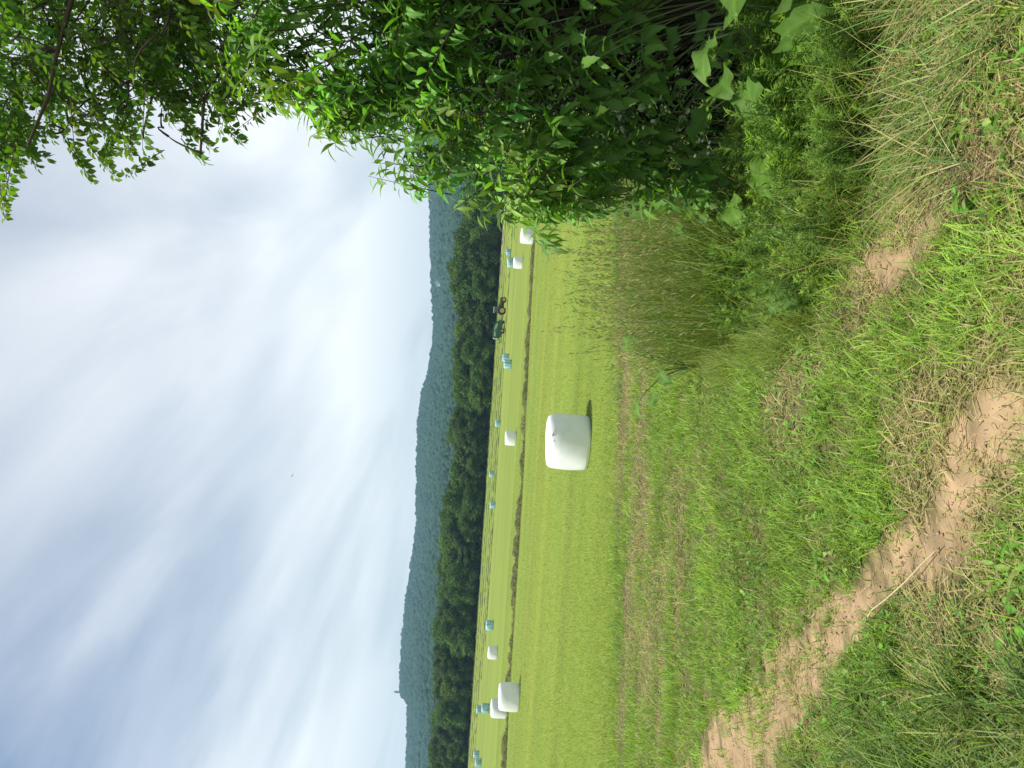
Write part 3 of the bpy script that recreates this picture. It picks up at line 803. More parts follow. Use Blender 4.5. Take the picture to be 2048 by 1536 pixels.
class BM:
    def __init__(self): self.b = bmesh.new()
    def box(self, c, s, bev=0.0, rot=None):
        r_ = bmesh.ops.create_cube(self.b, size=1.0); vs = r_['verts']
        mt = Matrix.Translation(c) @ (rot.to_4x4() if rot else Matrix()) @ Matrix.Diagonal((*s, 1))
        bmesh.ops.transform(self.b, matrix=mt, verts=vs)
        if bev:
            es = list({e for v in vs for e in v.link_edges})
            bmesh.ops.bevel(self.b, geom=es, offset=bev, segments=2, profile=0.6, affect='EDGES')
        return self
    def prism(self, pts, y0, y1, bev=0.0):
        a_ = [self.b.verts.new((x_, y0, z_)) for x_, z_ in pts]; c_ = [self.b.verts.new((x_, y1, z_)) for x_, z_ in pts]
        n_ = len(pts); fs = [self.b.faces.new(a_), self.b.faces.new(c_[::-1])]
        for k in range(n_): fs.append(self.b.faces.new((a_[k], c_[k], c_[(k + 1) % n_], a_[(k + 1) % n_])))
        bmesh.ops.recalc_face_normals(self.b, faces=fs)
        if bev:
            es = list({e for f in fs for e in f.edges})
            bmesh.ops.bevel(self.b, geom=es, offset=bev, segments=2, profile=0.6, affect='EDGES')
        return self
    def bar(self, p0, p1, r_, sides=8):
        V, Fs = tube(np.array([p0, p1], float), r_, sides); vs = [self.b.verts.new(v) for v in V]
        for f in Fs:
            for q in f: self.b.faces.new([vs[k] for k in q])
        return self
    def lathe(self, prof, sides=32, y=0.0, c=(0, 0)):
        rings = []
        for (r_, yy) in prof: rings.append([self.b.verts.new((c[0] + r_ * math.cos(2 * PI * k / sides), y + yy, c[1] + r_ * math.sin(2 * PI * k / sides))) for k in range(sides)])
        for a_, c_ in zip(rings[:-1], rings[1:]):
            for k in range(sides): self.b.faces.new((a_[k], a_[(k + 1) % sides], c_[(k + 1) % sides], c_[k]))
        return self
    def out(self, name, mat, parent, smooth=False, loc=None):
        bmesh.ops.recalc_face_normals(self.b, faces=self.b.faces)
        me = bpy.data.meshes.new(name); self.b.to_mesh(me); self.b.free(); me.materials.append(mat)
        if smooth:
            for f in me.polygons: f.use_smooth = True
        o = bpy.data.objects.new(name, me); COL.objects.link(o); o.parent = parent
        if loc: o.location = loc
        return o


def wheel(name, rad, width, loc, parent, rimf=0.62, lugs=18):
    b = BM(); h_ = width / 2
    b.lathe([(rad * rimf, -h_ * 0.85), (rad * 0.86, -h_), (rad * 0.97, -h_ * 0.8), (rad, -h_ * 0.3), (rad, h_ * 0.3), (rad * 0.97, h_ * 0.8), (rad * 0.86, h_), (rad * rimf, h_ * 0.85)], 36)
    for k in range(lugs):
        a_ = 2 * PI * k / lugs
        b.box((rad * math.cos(a_), h_ * (0.35 if k % 2 else -0.35), rad * math.sin(a_)), (0.06, width * 0.55, 0.05), 0, Matrix.Rotation(-a_, 3, 'Y'))
    ty = b.out('tyre', black_r, parent, True); ty.name = name
    ty.location = loc
    b = BM(); b.lathe([(0.001, -h_ * 0.35), (rad * rimf * 0.5, -h_ * 0.3), (rad * rimf * 0.75, -h_ * 0.15), (rad * rimf * 0.9, -h_ * 0.6), (rad * rimf * 1.0, -h_ * 0.86), (rad * rimf * 1.0, h_ * 0.86), (rad * rimf * 0.9, h_ * 0.6), (rad * rimf * 0.75, h_ * 0.15), (rad * rimf * 0.5, h_ * 0.3), (0.001, h_ * 0.35)], 28)
    b.out('rim', yellow_p, ty, True)
    b = BM(); b.lathe([(0.001, -h_ * 0.55), (rad * 0.14, -h_ * 0.5), (rad * 0.14, h_ * 0.5), (0.001, h_ * 0.55)], 12)
    b.out('hub', dark_m, ty, True)
    return ty


def make_tractor():
    t = empty('tractor', (0, 0, 0))
    for sy in (-1, 1):
        wheel('rear_wheel', 0.86, 0.5, (-0.05, sy * 0.82, 0.86), t)
        wheel('front_wheel', 0.58, 0.38, (2.55, sy * 0.78, 0.58), t, 0.6, 16)
    BM().prism([(-0.5, 0.55), (0.9, 0.5), (2.9, 0.62), (2.95, 0.95), (0.9, 1.05), (-0.5, 1.1)], -0.28, 0.28, 0.04).out('chassis', dark_m, t)
    BM().prism([(0.95, 1.0), (2.95, 0.92), (3.1, 1.05), (3.08, 1.35), (2.9, 1.5), (0.95, 1.72)], -0.38, 0.38, 0.07).out('hood', green_p, t)
    BM().box((3.09, 0, 1.18), (0.06, 0.6, 0.32), 0.02).out('grille', dark_m, t)
    for sy in (-1, 1): BM().box((3.06, sy * 0.24, 1.4), (0.05, 0.16, 0.09), 0.02).out('headlight', white_p, t)
    for sy in (-1, 1): BM().box((2.0, sy * 0.392, 1.38), (1.5, 0.012, 0.06)).out('hood_stripe', yellow_p, t)
    cab = BM().prism([(-0.55, 1.45), (0.85, 1.2), (0.95, 1.75), (0.72, 2.68), (-0.42, 2.68)], -0.66, 0.66, 0.03).out('cab', glass_m, t)
    for sy in (-1, 1):
        for (a_, c_) in (((-0.55, 1.4), (-0.42, 2.7)), ((0.92, 1.2), (0.72, 2.7)), ((0.15, 1.3), (0.12, 2.7))): BM().bar((a_[0], sy * 0.67, a_[1]), (c_[0], sy * 0.67, c_[1]), 0.045).out('pillar', green_p, cab)
    BM().box((0.14, 0, 2.78), (1.42, 1.46, 0.2), 0.06).out('roof', grey_p, t)
    BM().box((0.2, 0, 1.22), (1.5, 1.24, 0.42), 0.05).out('cab_floor', dark_m, t)
    for sy in (-1, 1):
        V = []
        f = BM(); pts = [(-0.05 + 0.98 * math.cos(a_), 0.86 + 0.98 * math.sin(a_)) for a_ in np.linspace(R(20), R(160), 12)]
        pts += [(-0.05 + 0.92 * math.cos(a_), 0.86 + 0.92 * math.sin(a_)) for a_ in np.linspace(R(160), R(20), 12)]
        f.prism(pts, sy * 0.55, sy * 1.05).out('fender', green_p, t)
    BM().bar((1.35, 0.4, 1.4), (1.35, 0.4, 2.55), 0.05).out('exhaust', dark_m, t)
    BM().box((0.75, -0.82, 0.55), (0.4, 0.2, 0.06)).box((0.75, -0.82, 0.85), (0.4, 0.2, 0.06)).bar((0.57, -0.9, 0.5), (0.57, -0.9, 1.2), 0.025).out('step', dark_m, t)
    for sy in (-1, 1): BM().bar((0.85, sy * 0.66, 2.3), (0.95, sy * 1.0, 2.3), 0.02).box((0.95, sy * 1.02, 2.2), (0.05, 0.14, 0.3), 0.02).out('mirror', dark_m, t)
    BM().box((-0.75, 0, 0.75), (0.5, 0.5, 0.16), 0.03).bar((-0.6, 0.35, 0.6), (-1.05, 0.3, 0.55), 0.04).bar((-0.6, -0.35, 0.6), (-1.05, -0.3, 0.55), 0.04).out('hitch', dark_m, t)
    return t


tr = make_tractor()
yT = 176.0
P = at(np.array(1012.0), np.array(622.0), np.array(yT)); tx = float(P[0])
tr.location = (tx, yT, float(zg(tx, yT)) - 0.02)
tag(tr, 'green tractor with yellow wheels towing a baler across the far field', 'tractor')
# baler: outline taken from the side, front towards +x
bl = empty('round_baler', (0, 0, 0))
BM().prism([(2.35, 0.75), (2.1, 1.25), (1.75, 1.95), (1.1, 2.45), (0.2, 2.68), (-1.2, 2.72), (-2.0, 2.62), (-2.25, 2.35), (-2.1, 1.2), (-1.7, 0.7), (-0.5, 0.55), (1.2, 0.55)], -0.95, 0.95, 0.09).out('body', green_p, bl)
for sy in (-1, 1):
    BM().prism([(1.55, 1.72), (1.0, 2.1), (0.2, 2.34), (-1.75, 2.4), (-1.72, 1.98), (0.1, 1.92), (0.95, 1.62)], sy * 0.94, sy * 0.985, 0.01).out('side_panel', lgreen_p, bl)
    BM().prism([(-0.2, 1.0), (-0.1, 1.7), (-1.5, 1.74), (-1.45, 1.05)], sy * 0.94, sy * 0.98, 0.01).out('lower_panel', green_p, bl)
    BM().box((-0.4, sy * 0.987, 2.14), (0.8, 0.012, 0.2)).out('emblem', dark_m, bl)
    wheel('wheel', 0.52, 0.36, (-0.35, sy * 1.12, 0.52), bl, 0.55, 14)
BM().prism([(-2.16, 2.55), (-2.3, 2.3), (-2.22, 1.6), (-2.14, 1.6), (-2.2, 2.3), (-2.08, 2.5)], -0.85, 0.85, 0.0).out('tailgate_stripe', white_p, bl)
BM().bar((2.2, 0, 0.8), (3.4, 0, 0.6), 0.08).bar((2.2, 0.5, 0.75), (3.2, 0.05, 0.62), 0.05).bar((2.2, -0.5, 0.75), (3.2, -0.05, 0.62), 0.05).bar((2.35, 0.3, 1.2), (3.2, 0.2, 1.9), 0.035).out('drawbar', dark_m, bl)
BM().lathe([(0.001, -0.9), (0.36, -0.9), (0.36, 0.9), (0.001, 0.9)], 16, 0, (1.75, 0.42)).out('pickup', dark_m, bl)
BM().bar((-2.2, 0.8, 1.3), (-3.0, 0.8, 0.75), 0.06).bar((-2.2, -0.8, 1.3), (-3.0, -0.8, 0.75), 0.06).bar((-3.0, -0.8, 0.75), (-3.0, 0.8, 0.75), 0.07).bar((-3.0, -0.8, 0.75), (-3.35, -0.8, 1.35), 0.06).bar((-2.95, -0.8, 0.75), (-2.5, -0.8, 0.5), 0.05).out('bale_kicker', dark_m, bl)
bl.location = (tx - 4.45, yT - 0.2, float(zg(tx - 4.45, yT)) - 0.02)
tag(bl, 'dark green round baler with a paler side panel behind the tractor', 'baler')
# second machine, half hidden behind the leaves
t2 = copy_tree(tr)
y2 = 207.0; P = at(np.array(1009.0), np.array(405.0), np.array(y2))
t2.location = (float(P[0]), y2, float(zg(P[0], y2)) - 0.02)
tag(t2, 'distant dark tractor half hidden behind the hanging leaves of the bush', 'tractor')
rk = empty('hay_rake', (float(P[0]) - 3.4, y2, float(zg(P[0] - 3.4, y2))))
BM().bar((1.9, 0, 0.6), (-1.0, 0, 0.75), 0.07).bar((-0.9, -1.6, 0.75), (-0.9, 1.6, 0.75), 0.07).bar((0.3, 0, 0.75), (-0.6, 0, 1.7), 0.08).box((-0.55, 0, 1.55), (0.5, 0.9, 0.5), 0.06).out('frame', rust_p, rk)
for sy in (-1, 1):
    b = BM(); b.lathe([(0.70, -0.03), (0.76, -0.03), (0.76, 0.03), (0.70, 0.03), (0.70, -0.03)], 24, sy * 1.35, (-0.9, 0.77))
    for k in range(10): b.bar((-0.9, sy * 1.35, 0.77), (-0.9 + 0.78 * math.cos(k * 0.628), sy * 1.35, 0.77 + 0.78 * math.sin(k * 0.628)), 0.018, 5)
    b.out('rake_wheel', rust_p, rk)
tag(rk, 'rust coloured hay rake hitched behind the half hidden tractor', 'hay rake')

# =================================================================== FAR TREE LINE
tree_leaf = leaf_mat('tree_foliage', 0.22, (1.3, 1.4, 0.5), 0.6, 0.2)
bark_m = plain('bark', (0.075, 0.058, 0.042), 0.95, spec=0.1, var=0.35, scale=3, bump=0.3)


def make_tree(seed, H, Wd, colr, nl=34, per=250):
    """a broad-leaved tree, H tall, Wd wide: tapered trunk with limbs, crown of leaf sprays on many uneven lobes"""
    rng = np.random.default_rng(seed); rd = random.Random(seed)
    root = empty('tree', (0, 0, 0))
    ac = Acc(); tr_ = []
    top = np.array([rng.normal(0, 0.3), rng.normal(0, 0.3), H * 0.8])
    path = bez((0, 0, -0.3), (rng.normal(0, 0.4), rng.normal(0, 0.4), H * 0.4), top, 9)
    V, Fs = tube(path, np.linspace(0.028 * H, 0.006 * H, 9), 8); ac.add(V, Fs)
    cen = []
    for k in range(nl):
        u_ = (k + 0.5) / nl
        zc = H * (0.10 + 0.84 * u_ ** 0.85)
        prof = math.sin(PI * min(max(0.14 + 0.80 * (zc / H), 0), 1)) ** 0.75
        rr = Wd * 0.5 * prof * math.sqrt(rng.uniform(0.25, 1.0)); a_ = rng.uniform(0, 2 * PI)
        cen.append((rr * math.cos(a_), rr * math.sin(a_), zc, rng.uniform(0.65, 1.5) * Wd * 0.165))
    cen.append((top[0], top[1], H * 0.93, Wd * 0.12))
    for (cx, cy, cz, r_) in cen[::2]:
        s0 = path[min(8, max(1, int(8 * cz / H * 0.75)))]
        V, Fs = tube(bez(s0, (cx * 0.5, cy * 0.5, cz * 0.9), (cx, cy, cz), 5), np.linspace(0.009 * H, 0.002 * H, 5), 5); ac.add(V, Fs)
    ac.build('trunk', bark_m, root, True)
    ac = Acc()
    for (cx, cy, cz, r_) in cen:
        m = int(per * (r_ / (Wd * 0.155)) ** 2)
        d = unit(rng.normal(size=(m, 3))); rad = r_ * rng.uniform(0.55, 1.08, m) * (1 + 0.25 * np.sin(d[:, 0] * 5 + cz) * np.sin(d[:, 2] * 6 + cx))
        pos = np.array([cx, cy, cz]) + d * rad[:, None] * np.array([1.1, 1.1, 0.85])
        pos[:, 2] = np.maximum(pos[:, 2], 0.1)
        ax = unit(d * 0.6 + rng.normal(0, 0.6, (m, 3)) + np.array([0, 0, -0.25])); up_ = unit(d + np.array([0, 0, 0.7]) + rng.normal(0, 0.4, (m, 3)))
        tone = np.array(colr) * np.array([1.42, 1.45, 0.95]) * rng.uniform(0.65, 1.4)
        col = tone[None] * (1 + 0.35 * rng.uniform(-1, 1, (m, 1)))
        V, Fs, C = leaves(pos, ax, up_, rng.uniform(0.35, 0.7, m) * H / 14, rng.uniform(0.2, 0.42, m) * H / 14, col, 'thin', 0.5); ac.add(V, Fs, C)
    ac.build('crown', tree_leaf, root)
    return root


protos = [make_tree(100, 14, 10, (0.045, 0.085, 0.018)), make_tree(101, 14, 8.5, (0.038, 0.070, 0.018)), make_tree(102, 14, 11, (0.058, 0.100, 0.020), 48),
          make_tree(103, 14, 9, (0.050, 0.085, 0.025)), make_tree(104, 14, 12, (0.040, 0.078, 0.016), 50)]
TOP = [(330, 940), (400, 930), (450, 925), (490, 912), (520, 903), (560, 900), (600, 903), (640, 910), (680, 912), (720, 902), (770, 900), (800, 905), (850, 900), (900, 898), (950, 906), (980, 895), (1010, 886), (1060, 883), (1100, 882),
       (1150, 876), (1200, 873), (1250, 868), (1300, 864), (1350, 862), (1400, 866), (1440, 861), (1490, 860), (1536, 858), (1700, 845)]
tp = np.array(TOP, float)
cnt = 0; spots = []
for row, (yy_, step, hs) in enumerate([(237.0, 6.2, 0.84), (244.5, 7.0, 0.97), (253.0, 7.5, 1.0), (262, 9, 0.98)]):
    xx = -148.0
    while xx < 104:
        spots.append((xx + random.uniform(-1.6, 1.6), yy_ + random.uniform(-1.5, 1.5), row, hs * random.uniform(0.86, 1.06)))
        xx += step * random.uniform(0.8, 1.2)
ranks = ['front', 'second', 'third', 'rearmost']; counts = [0] * 4
kinds = ['round topped', 'narrow dark', 'pale green', 'grey green', 'broad crowned']
firstuse = set()
for (x_, y_, row, hs) in spots:
    pyc = project(np.array([x_, y_, 8.0]))[1]
    pxt = float(np.interp(pyc, tp[:, 0], tp[:, 1]))
    v = 1024 - pxt; u = 768 - pyc
    zt = EYE[2] + (v - (36.3 - 0.065 * u)) / 1500 * y_
    z0 = float(zg(x_, y_))
    H = (zt - z0) * hs
    if row == 0 and random.random() < 0.35: H *= 0.7
    k = random.choice([0, 0, 1, 1, 2, 3, 4])
    if k in firstuse: o = copy_tree(protos[k])
    else: o = protos[k]; firstuse.add(k)
    s_ = H / 14.0; ws = max(s_, 0.75) * random.uniform(0.85, 1.1)
    o.location = (x_, y_, z0 - 0.1); o.scale = (ws, ws, s_); o.rotation_euler = (0, 0, random.uniform(0, 6.28))
    counts[row] += 1
    tag(o, kinds[k] + ' far tree, ' + ordinal(counts[row]) + " in the tree line's " + ranks[row] + " rank from the photo's bottom", 'tree', 'trees of the far tree line')

# scrub closing the foot of the tree line, shade put into its dark colour
ac = Acc()
n = 15000
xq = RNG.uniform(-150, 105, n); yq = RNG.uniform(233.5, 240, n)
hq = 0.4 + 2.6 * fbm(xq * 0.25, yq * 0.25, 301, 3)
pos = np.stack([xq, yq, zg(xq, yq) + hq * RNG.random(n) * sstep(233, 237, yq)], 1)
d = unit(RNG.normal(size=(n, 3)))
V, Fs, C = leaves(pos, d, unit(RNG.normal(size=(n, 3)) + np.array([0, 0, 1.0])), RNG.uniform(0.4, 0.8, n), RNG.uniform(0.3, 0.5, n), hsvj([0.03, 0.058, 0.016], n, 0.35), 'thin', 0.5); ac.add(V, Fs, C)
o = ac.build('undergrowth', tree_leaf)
tag(o, 'low scrub coloured dark for shade along the foot of the far tree line', 'undergrowth', kind='stuff')

# =================================================================== HILLS AND FOREST
RIDGE = [(-200, 838), (0, 842), (200, 850), (350, 852), (440, 855), (560, 858), (640, 862), (700, 860), (760, 850), (800, 838), (850, 832), (930, 829), (1000, 828), (1050, 829), (1120, 820), (1180, 812), (1230, 806), (1290, 800), (1340, 797),
         (1380, 794.5), (1393, 795.5), (1404, 799), (1413, 806), (1419, 811.5), (1440, 811), (1480, 811), (1536, 808), (1700, 800), (1900, 812), (2300, 840), (2900, 870)]
rg = np.array(RIDGE, float); ru = 768 - rg[:, 1 * 0]; rv = 1024 - rg[:, 1]
rtan = (rv - (36.3 - 0.065 * ru)) / 1500.0; ra = ru / 1500.0
order = np.argsort(ra); ra, rtan = ra[order], rtan[order]
YR = 1750.0


def zhill(x, y):
    x = np.asarray(x, float); y = np.asarray(y, float)
    a_ = x / y
    tr_ = np.interp(a_, ra, rtan)
    top = EYE[2] + tr_ * YR - 9.0
    s = np.clip((y - 330) / (YR - 330), 0, 1)
    up_ = 0.30 * s + 0.70 * s ** 1.5
    z = 3.0 + (top - 3.0) * up_
    z = z + 26 * (fbm(x / 210, y / 300, 401, 4) - 0.5) * np.sin(PI * s)
    return z - np.clip(y - YR, 0, 1e4) * 0.12 - 4 * sstep(420, 300, y)


aa = np.linspace(-1.0, 0.95, 420); yy = np.concatenate([np.linspace(275, 1750, 110), np.linspace(1775, 2500, 14)])
A_, Y_ = np.meshgrid(aa, yy); X_ = A_ * Y_; Z_ = zhill(X_, Y_)
I = np.arange(A_.size).reshape(A_.shape)
HF = np.stack([I[:-1, :-1], I[:-1, 1:], I[1:, 1:], I[1:, :-1]], -1).reshape(-1, 4)
hill = build('hills', np.stack([X_, Y_, Z_], -1).reshape(-1, 3), HF, plain('hill_floor', (0.03, 0.055, 0.02), 0.95, spec=0.05, var=0.3, scale=0.05), None, None, True)
tag(hill, 'long wooded ridge closing the view beyond the tree line', 'hills', kind='structure')
bm = bmesh.new(); bmesh.ops.create_icosphere(bm, subdivisions=2, radius=1.0)
iv = np.array([v.co[:] for v in bm.verts]); itri = np.array([[v.index for v in f.verts] for f in bm.faces]); bm.free()
keep = iv[itri].mean(1)[:, 2] > -0.45; itri = itri[keep]
n = 34000
yq = np.sqrt(RNG.uniform(640 ** 2, 1765 ** 2, n)); aq = RNG.uniform(-0.66, 0.62, n); xq = aq * yq
ridge_n = 2200
yq = np.concatenate([yq, RNG.uniform(YR - 25, YR + 12, ridge_n)]); aq = np.concatenate([aq, RNG.uniform(-0.62, 0.58, ridge_n)]); xq = aq * yq; n = len(yq)
# a narrow clearing low on the hill at the left end of the ridge stays free of trees
vis = np.abs(project(np.stack([xq, yq, zhill(xq, yq)], 1))[0] - 845.0)
pyq = project(np.stack([xq, yq, zhill(xq, yq)], 1))[1]
kk = ~((vis < 4.0) & (pyq > 1500)); xq, yq = xq[kk], yq[kk]; n = len(xq)
zq = zhill(xq, yq)
rq = np.clip(3.1 * np.exp(RNG.normal(0, 0.30, n)), 1.6, 5.6) * (0.75 + 0.25 * sstep(700, 1300, yq)) * (0.8 + 0.5 * fbm(xq / 60, yq / 90, 402)); hq = rq * RNG.uniform(0.6, 1.0, n)
kind = fbm(xq / 160, yq / 260, 403, 4)
col = np.array([[0.030, 0.066, 0.036]]) * (0.65 + 0.7 * kind[:, None]) * (1 + 0.12 * RNG.uniform(-1, 1, (n, 1)))  # blue-green shift puts some of the distance haze into the canopy colour
con = RNG.random(n) < np.clip((kind - 0.55) * 3, 0, 0.6); col[con] = np.array([0.016, 0.036, 0.018])
rq[con] *= 0.85
FV = iv[None] * np.stack([rq, rq, hq], 1)[:, None]
FV = FV * (1 + 0.30 * (RNG.random((n, len(iv), 1)) - 0.5))
FV = FV + np.stack([xq, yq, zq + hq * 0.55], 1)[:, None]
FF = (np.arange(n)[:, None, None] * len(iv) + itri[None]).reshape(-1, 3)
FC = np.repeat(col[:, None], len(iv), 1) * (1 + 0.12 * (RNG.random((n, len(iv), 1)) - 0.5))
forest = build('forest', FV.reshape(-1, 3), [FF], vcol_mat('forest_canopy', 0.95, 0.05), FC.reshape(-1, 3))
tag(forest, 'unbroken forest covering the distant hills', 'forest', kind='stuff')


def hill_at(px, py):
    r_ = ray(np.array(px, float), np.array(py, float)); D = np.linspace(450, 1760, 1600); P = EYE + D[:, None] * r_
    g_ = P[:, 2] - zhill(P[:, 0], P[:, 1]) - 6; k = np.argmax(g_ < 0)
    return P[k if g_[k] < 0 else -1]


# white house among the trees half way up
hp = hill_at(877.5, 567)
hs = empty('house', (hp[0], hp[1], zhill(hp[0], hp[1]) + 3.0))
BM().box((0, 0, 3.6), (9, 7, 7.2), 0.05).out('wall', white_p, hs)
BM().prism([(-5, 7.2), (5, 7.2), (0, 9.6)], -4, 4).out('roof', grey_p, hs)
for k in (-2.5, 0, 2.5): BM().box((k, -3.53, 4.8), (1.1, 0.1, 1.4)).out('window', glass_m, hs)
tag(hs, 'tiny white house among the trees half way up the hill', 'house')
# the single tree standing above the ridge
lt = copy_tree(protos[1])
a0 = (768 - 1384) / 1500.0; yl = YR - 4; xl = a0 * yl * 1.0
P = at(np.array(795.0), np.array(1384.0), np.array(yl))
lt.location = (P[0], yl, zhill(P[0], yl)); lt.scale = (0.45, 0.45, 1.35)
if 'group' in lt: del lt['group']
tag(lt, 'lone slender tree standing up from the highest point of the ridge', 'tree')

# =================================================================== NEAR BUSHES AND THE OVERHANGING TREE
near_leaf = leaf_mat('bush_leaf', 0.42, (1.4, 1.6, 0.4), 0.48, 0.28)
twig_m = plain('twig_bark', (0.055, 0.042, 0.030), 0.85, var=0.3, scale=12, spec=0.2)
green_twig = plain('green_twig', (0.11, 0.15, 0.05), 0.6, var=0.25, scale=12)


def shoots(tips, dirs, length, per, L_, W_, cols, kind, droop, fold=0.3, spreadv=0.75, hang=0.55, acc_l=None, acc_t=None, petiole=0.012, wave=0.0, jit=0.16):
    """leafy shoots ending at tips and pointing along dirs; leaves alternate along the outer part and hang"""
    for t_, d_, ln, cl in zip(tips, dirs, length, cols):
        d_ = d_ / np.linalg.norm(d_)
        start = t_ - d_ * ln + np.array([0, 0, -0.18 * ln])
        path = bez(start, start + d_ * ln * 0.5 + np.array([0, 0, 0.12 * ln]), t_, 7)
        V, Fs = tube(path, np.linspace(0.0042, 0.0012, 7), 5); acc_t.add(V, Fs)
        m = max(int(per * ln), 4); f = np.linspace(0.04, 1.0, m) + RNG.normal(0, 0.01, m)
        f = np.clip(f, 0, 1) * 6; i0 = np.minimum(f.astype(int), 5); fr = (f - i0)[:, None]
        pos = path[i0] * (1 - fr) + path[i0 + 1] * fr
        ph = np.arange(m) * 2.4 + RNG.uniform(0, 6)
        s1 = unit(np.cross(d_, [0.05, 0.1, 1.0])); s2 = np.cross(d_, s1)
        rad = np.cos(ph)[:, None] * s1 + np.sin(ph)[:, None] * s2
        ax = unit(rad * spreadv + d_ * 0.45 + np.array([0, 0, -hang]) + RNG.normal(0, jit, (m, 3)))
        up_ = unit(np.array([0, 0, 1.0]) + rad * 0.3 + d_ * 0.3 + RNG.normal(0, 0.25, (m, 3)))
        taper = 0.55 + 0.6 * np.sin(PI * np.clip(0.18 + 0.72 * (1 - f / 6), 0, 1))
        LL = RNG.uniform(*L_, m) * taper; WW = LL * RNG.uniform(*W_, m)
        young = (f / 6)[:, None] ** 3
        c = cl[None] * (1 + 0.22 * RNG.uniform(-1, 1, (m, 1))) * (1 + young * np.array([[0.4, 0.3, 0.1]]))
        V, Fs, C = leaves(pos + ax * petiole, ax, up_, LL, WW, c, kind, RNG.uniform(droop * 0.5, droop * 1.3, m), fold, wave)
        acc_l.add(V, Fs, C)


def stems(acc, base_pts, ends, r0, r1, lift=0.5):
    for e in ends:
        b_ = base_pts[np.argmin(np.linalg.norm((base_pts - e)[:, :2], axis=1) + RNG.uniform(0, 0.8, len(base_pts)))]
        mid = b_ * 0.45 + e * 0.55 + np.array([RNG.normal(0, 0.06) + 0.15, RNG.normal(0, 0.06), lift * 0.3])
        V, Fs = tube(bez(b_, mid, e, 9), np.linspace(r0, r1, 9), 6); acc.add(V, Fs)


# ---- narrow-leaved bush (hanging lance leaves)
BUSH = [(385, -60), (440, 50), (452, 160), (500, 200), (560, 175), (615, 250), (655, 270), (705, 250), (735, 340), (765, 320), (805, 360), (850, 345), (900, 405), (960, 410), (1000, 430), (1060, 445), (1100, 435),
        (1150, 410), (1165, 340), (1090, 310), (1020, 240), (930, 160), (870, 60), (850, -60)]
tips_px = [(447, 165), (455, 120), (430, 30), (425, 90), (440, 130), (460, 60), (480, 100), (465, 150), (500, 150), (520, 180), (480, 190), (540, 185), (505, 110), (530, 130), (580, 205), (600, 160), (640, 215), (660, 240), (470, 212), (490, 175), (505, 205), (560, 190), (600, 225), (622, 272), (640, 262), (655, 288), (700, 262), (735, 352), (745, 325), (760, 300), (800, 372), (832, 335), (818, 380), (855, 350), (905, 420), (935, 395), (915, 385),
           (950, 427), (1000, 430), (1015, 447), (1040, 400), (1070, 462), (1090, 440), (1140, 428), (1150, 400), (420, 60), (405, 10), (438, 95)]
q = sample_poly(BUSH, 900)
q = q[fbm(q[:, 0] / 95, q[:, 1] / 95, 733, 3) > 0.47][:260]
q = np.concatenate([q, sample_poly([(540, -60), (880, -60), (880, 90), (700, 110), (590, 80)], 60), sample_poly([(790, 190), (900, 190), (960, 300), (930, 360), (860, 320), (800, 290)], 26)]); q = np.concatenate([np.array(tips_px, float), q])
n = len(q); dep = np.concatenate([RNG.uniform(4.3, 5.0, len(tips_px)), RNG.uniform(4.3, 5.9, n - len(tips_px))])
tips = at(q[:, 0], q[:, 1], dep)
extra = np.stack([RNG.uniform(2.4, 4.4, 130), RNG.uniform(4.5, 6.5, 130), RNG.uniform(2.2, 4.8, 130)], 1)   # the rest of the bush, beyond the frame
extra = extra[project(extra)[1] < -60]
tips = np.concatenate([tips, extra]); n = len(tips)
dirs = np.stack([RNG.uniform(-1.0, 0.05, n), RNG.uniform(-0.75, 0.25, n), RNG.uniform(-0.05, 1.0, n)], 1)
cols = np.array([[0.112, 0.228, 0.042]]) * RNG.uniform(0.45, 1.45, (n, 1)) * (1 + 0.12 * RNG.normal(size=(n, 3)))
bush = empty('narrow_leaved_bush', (3.4, 5.5, float(zg(3.4, 5.5))))
al, at_ = Acc(), Acc()
shoots(tips, dirs, RNG.uniform(0.30, 0.55, n), 56, (0.085, 0.145), (0.22, 0.33), cols, 'lance', 0.75, 0.35, 0.9, 0.42, al, at_, jit=0.32)
bb = np.stack([RNG.uniform(3.0, 3.9, 9), RNG.uniform(5.0, 6.1, 9), np.zeros(9)], 1); bb[:, 2] = zg(bb[:, 0], bb[:, 1]) - 0.05
stems(at_, bb, (tips - unit(dirs) * 0.4)[::7], 0.009, 0.003, 0.9)
off = np.array(bush.location)
al.V = [v - off for v in al.V]; at_.V = [v - off for v in at_.V]
al.build('foliage', near_leaf, bush); at_.build('stem', twig_m, bush, True)
tag(bush, 'near bush with drooping narrow bright green leaves against field and sky', 'bush')

# ---- broad toothed leaves in the shade below it
SH = [(950, -80), (1180, -80), (1300, 60), (1290, 200), (1230, 330), (1190, 400), (1100, 330), (1000, 250), (960, 120)]
q = np.concatenate([sample_poly(SH, 62), sample_poly([(1170, 330), (1300, 290), (1420, 330), (1400, 430), (1250, 425), (1150, 430)], 34)]); n = len(q); tips = at(q[:, 0], q[:, 1], np.concatenate([RNG.uniform(4.3, 5.2, 62), RNG.uniform(4.9, 5.7, 34)]))
dirs = np.stack([RNG.uniform(-1.0, -0.2, n), RNG.uniform(-0.7, 0.1, n), RNG.uniform(-0.1, 0.8, n)], 1)
cols = np.array([[0.085, 0.18, 0.032]]) * RNG.uniform(0.6, 1.3, (n, 1))
b2 = empty('toothed_leaf_bush', (3.1, 5.3, float(zg(3.1, 5.3)))); off = np.array(b2.location)
al, at_ = Acc(), Acc()
shoots(tips, dirs, RNG.uniform(0.26, 0.42, n), 34, (0.10, 0.17), (0.36, 0.46), cols, 'serr', 0.7, 0.25, 0.8, 0.4, al, at_, wave=0.02)
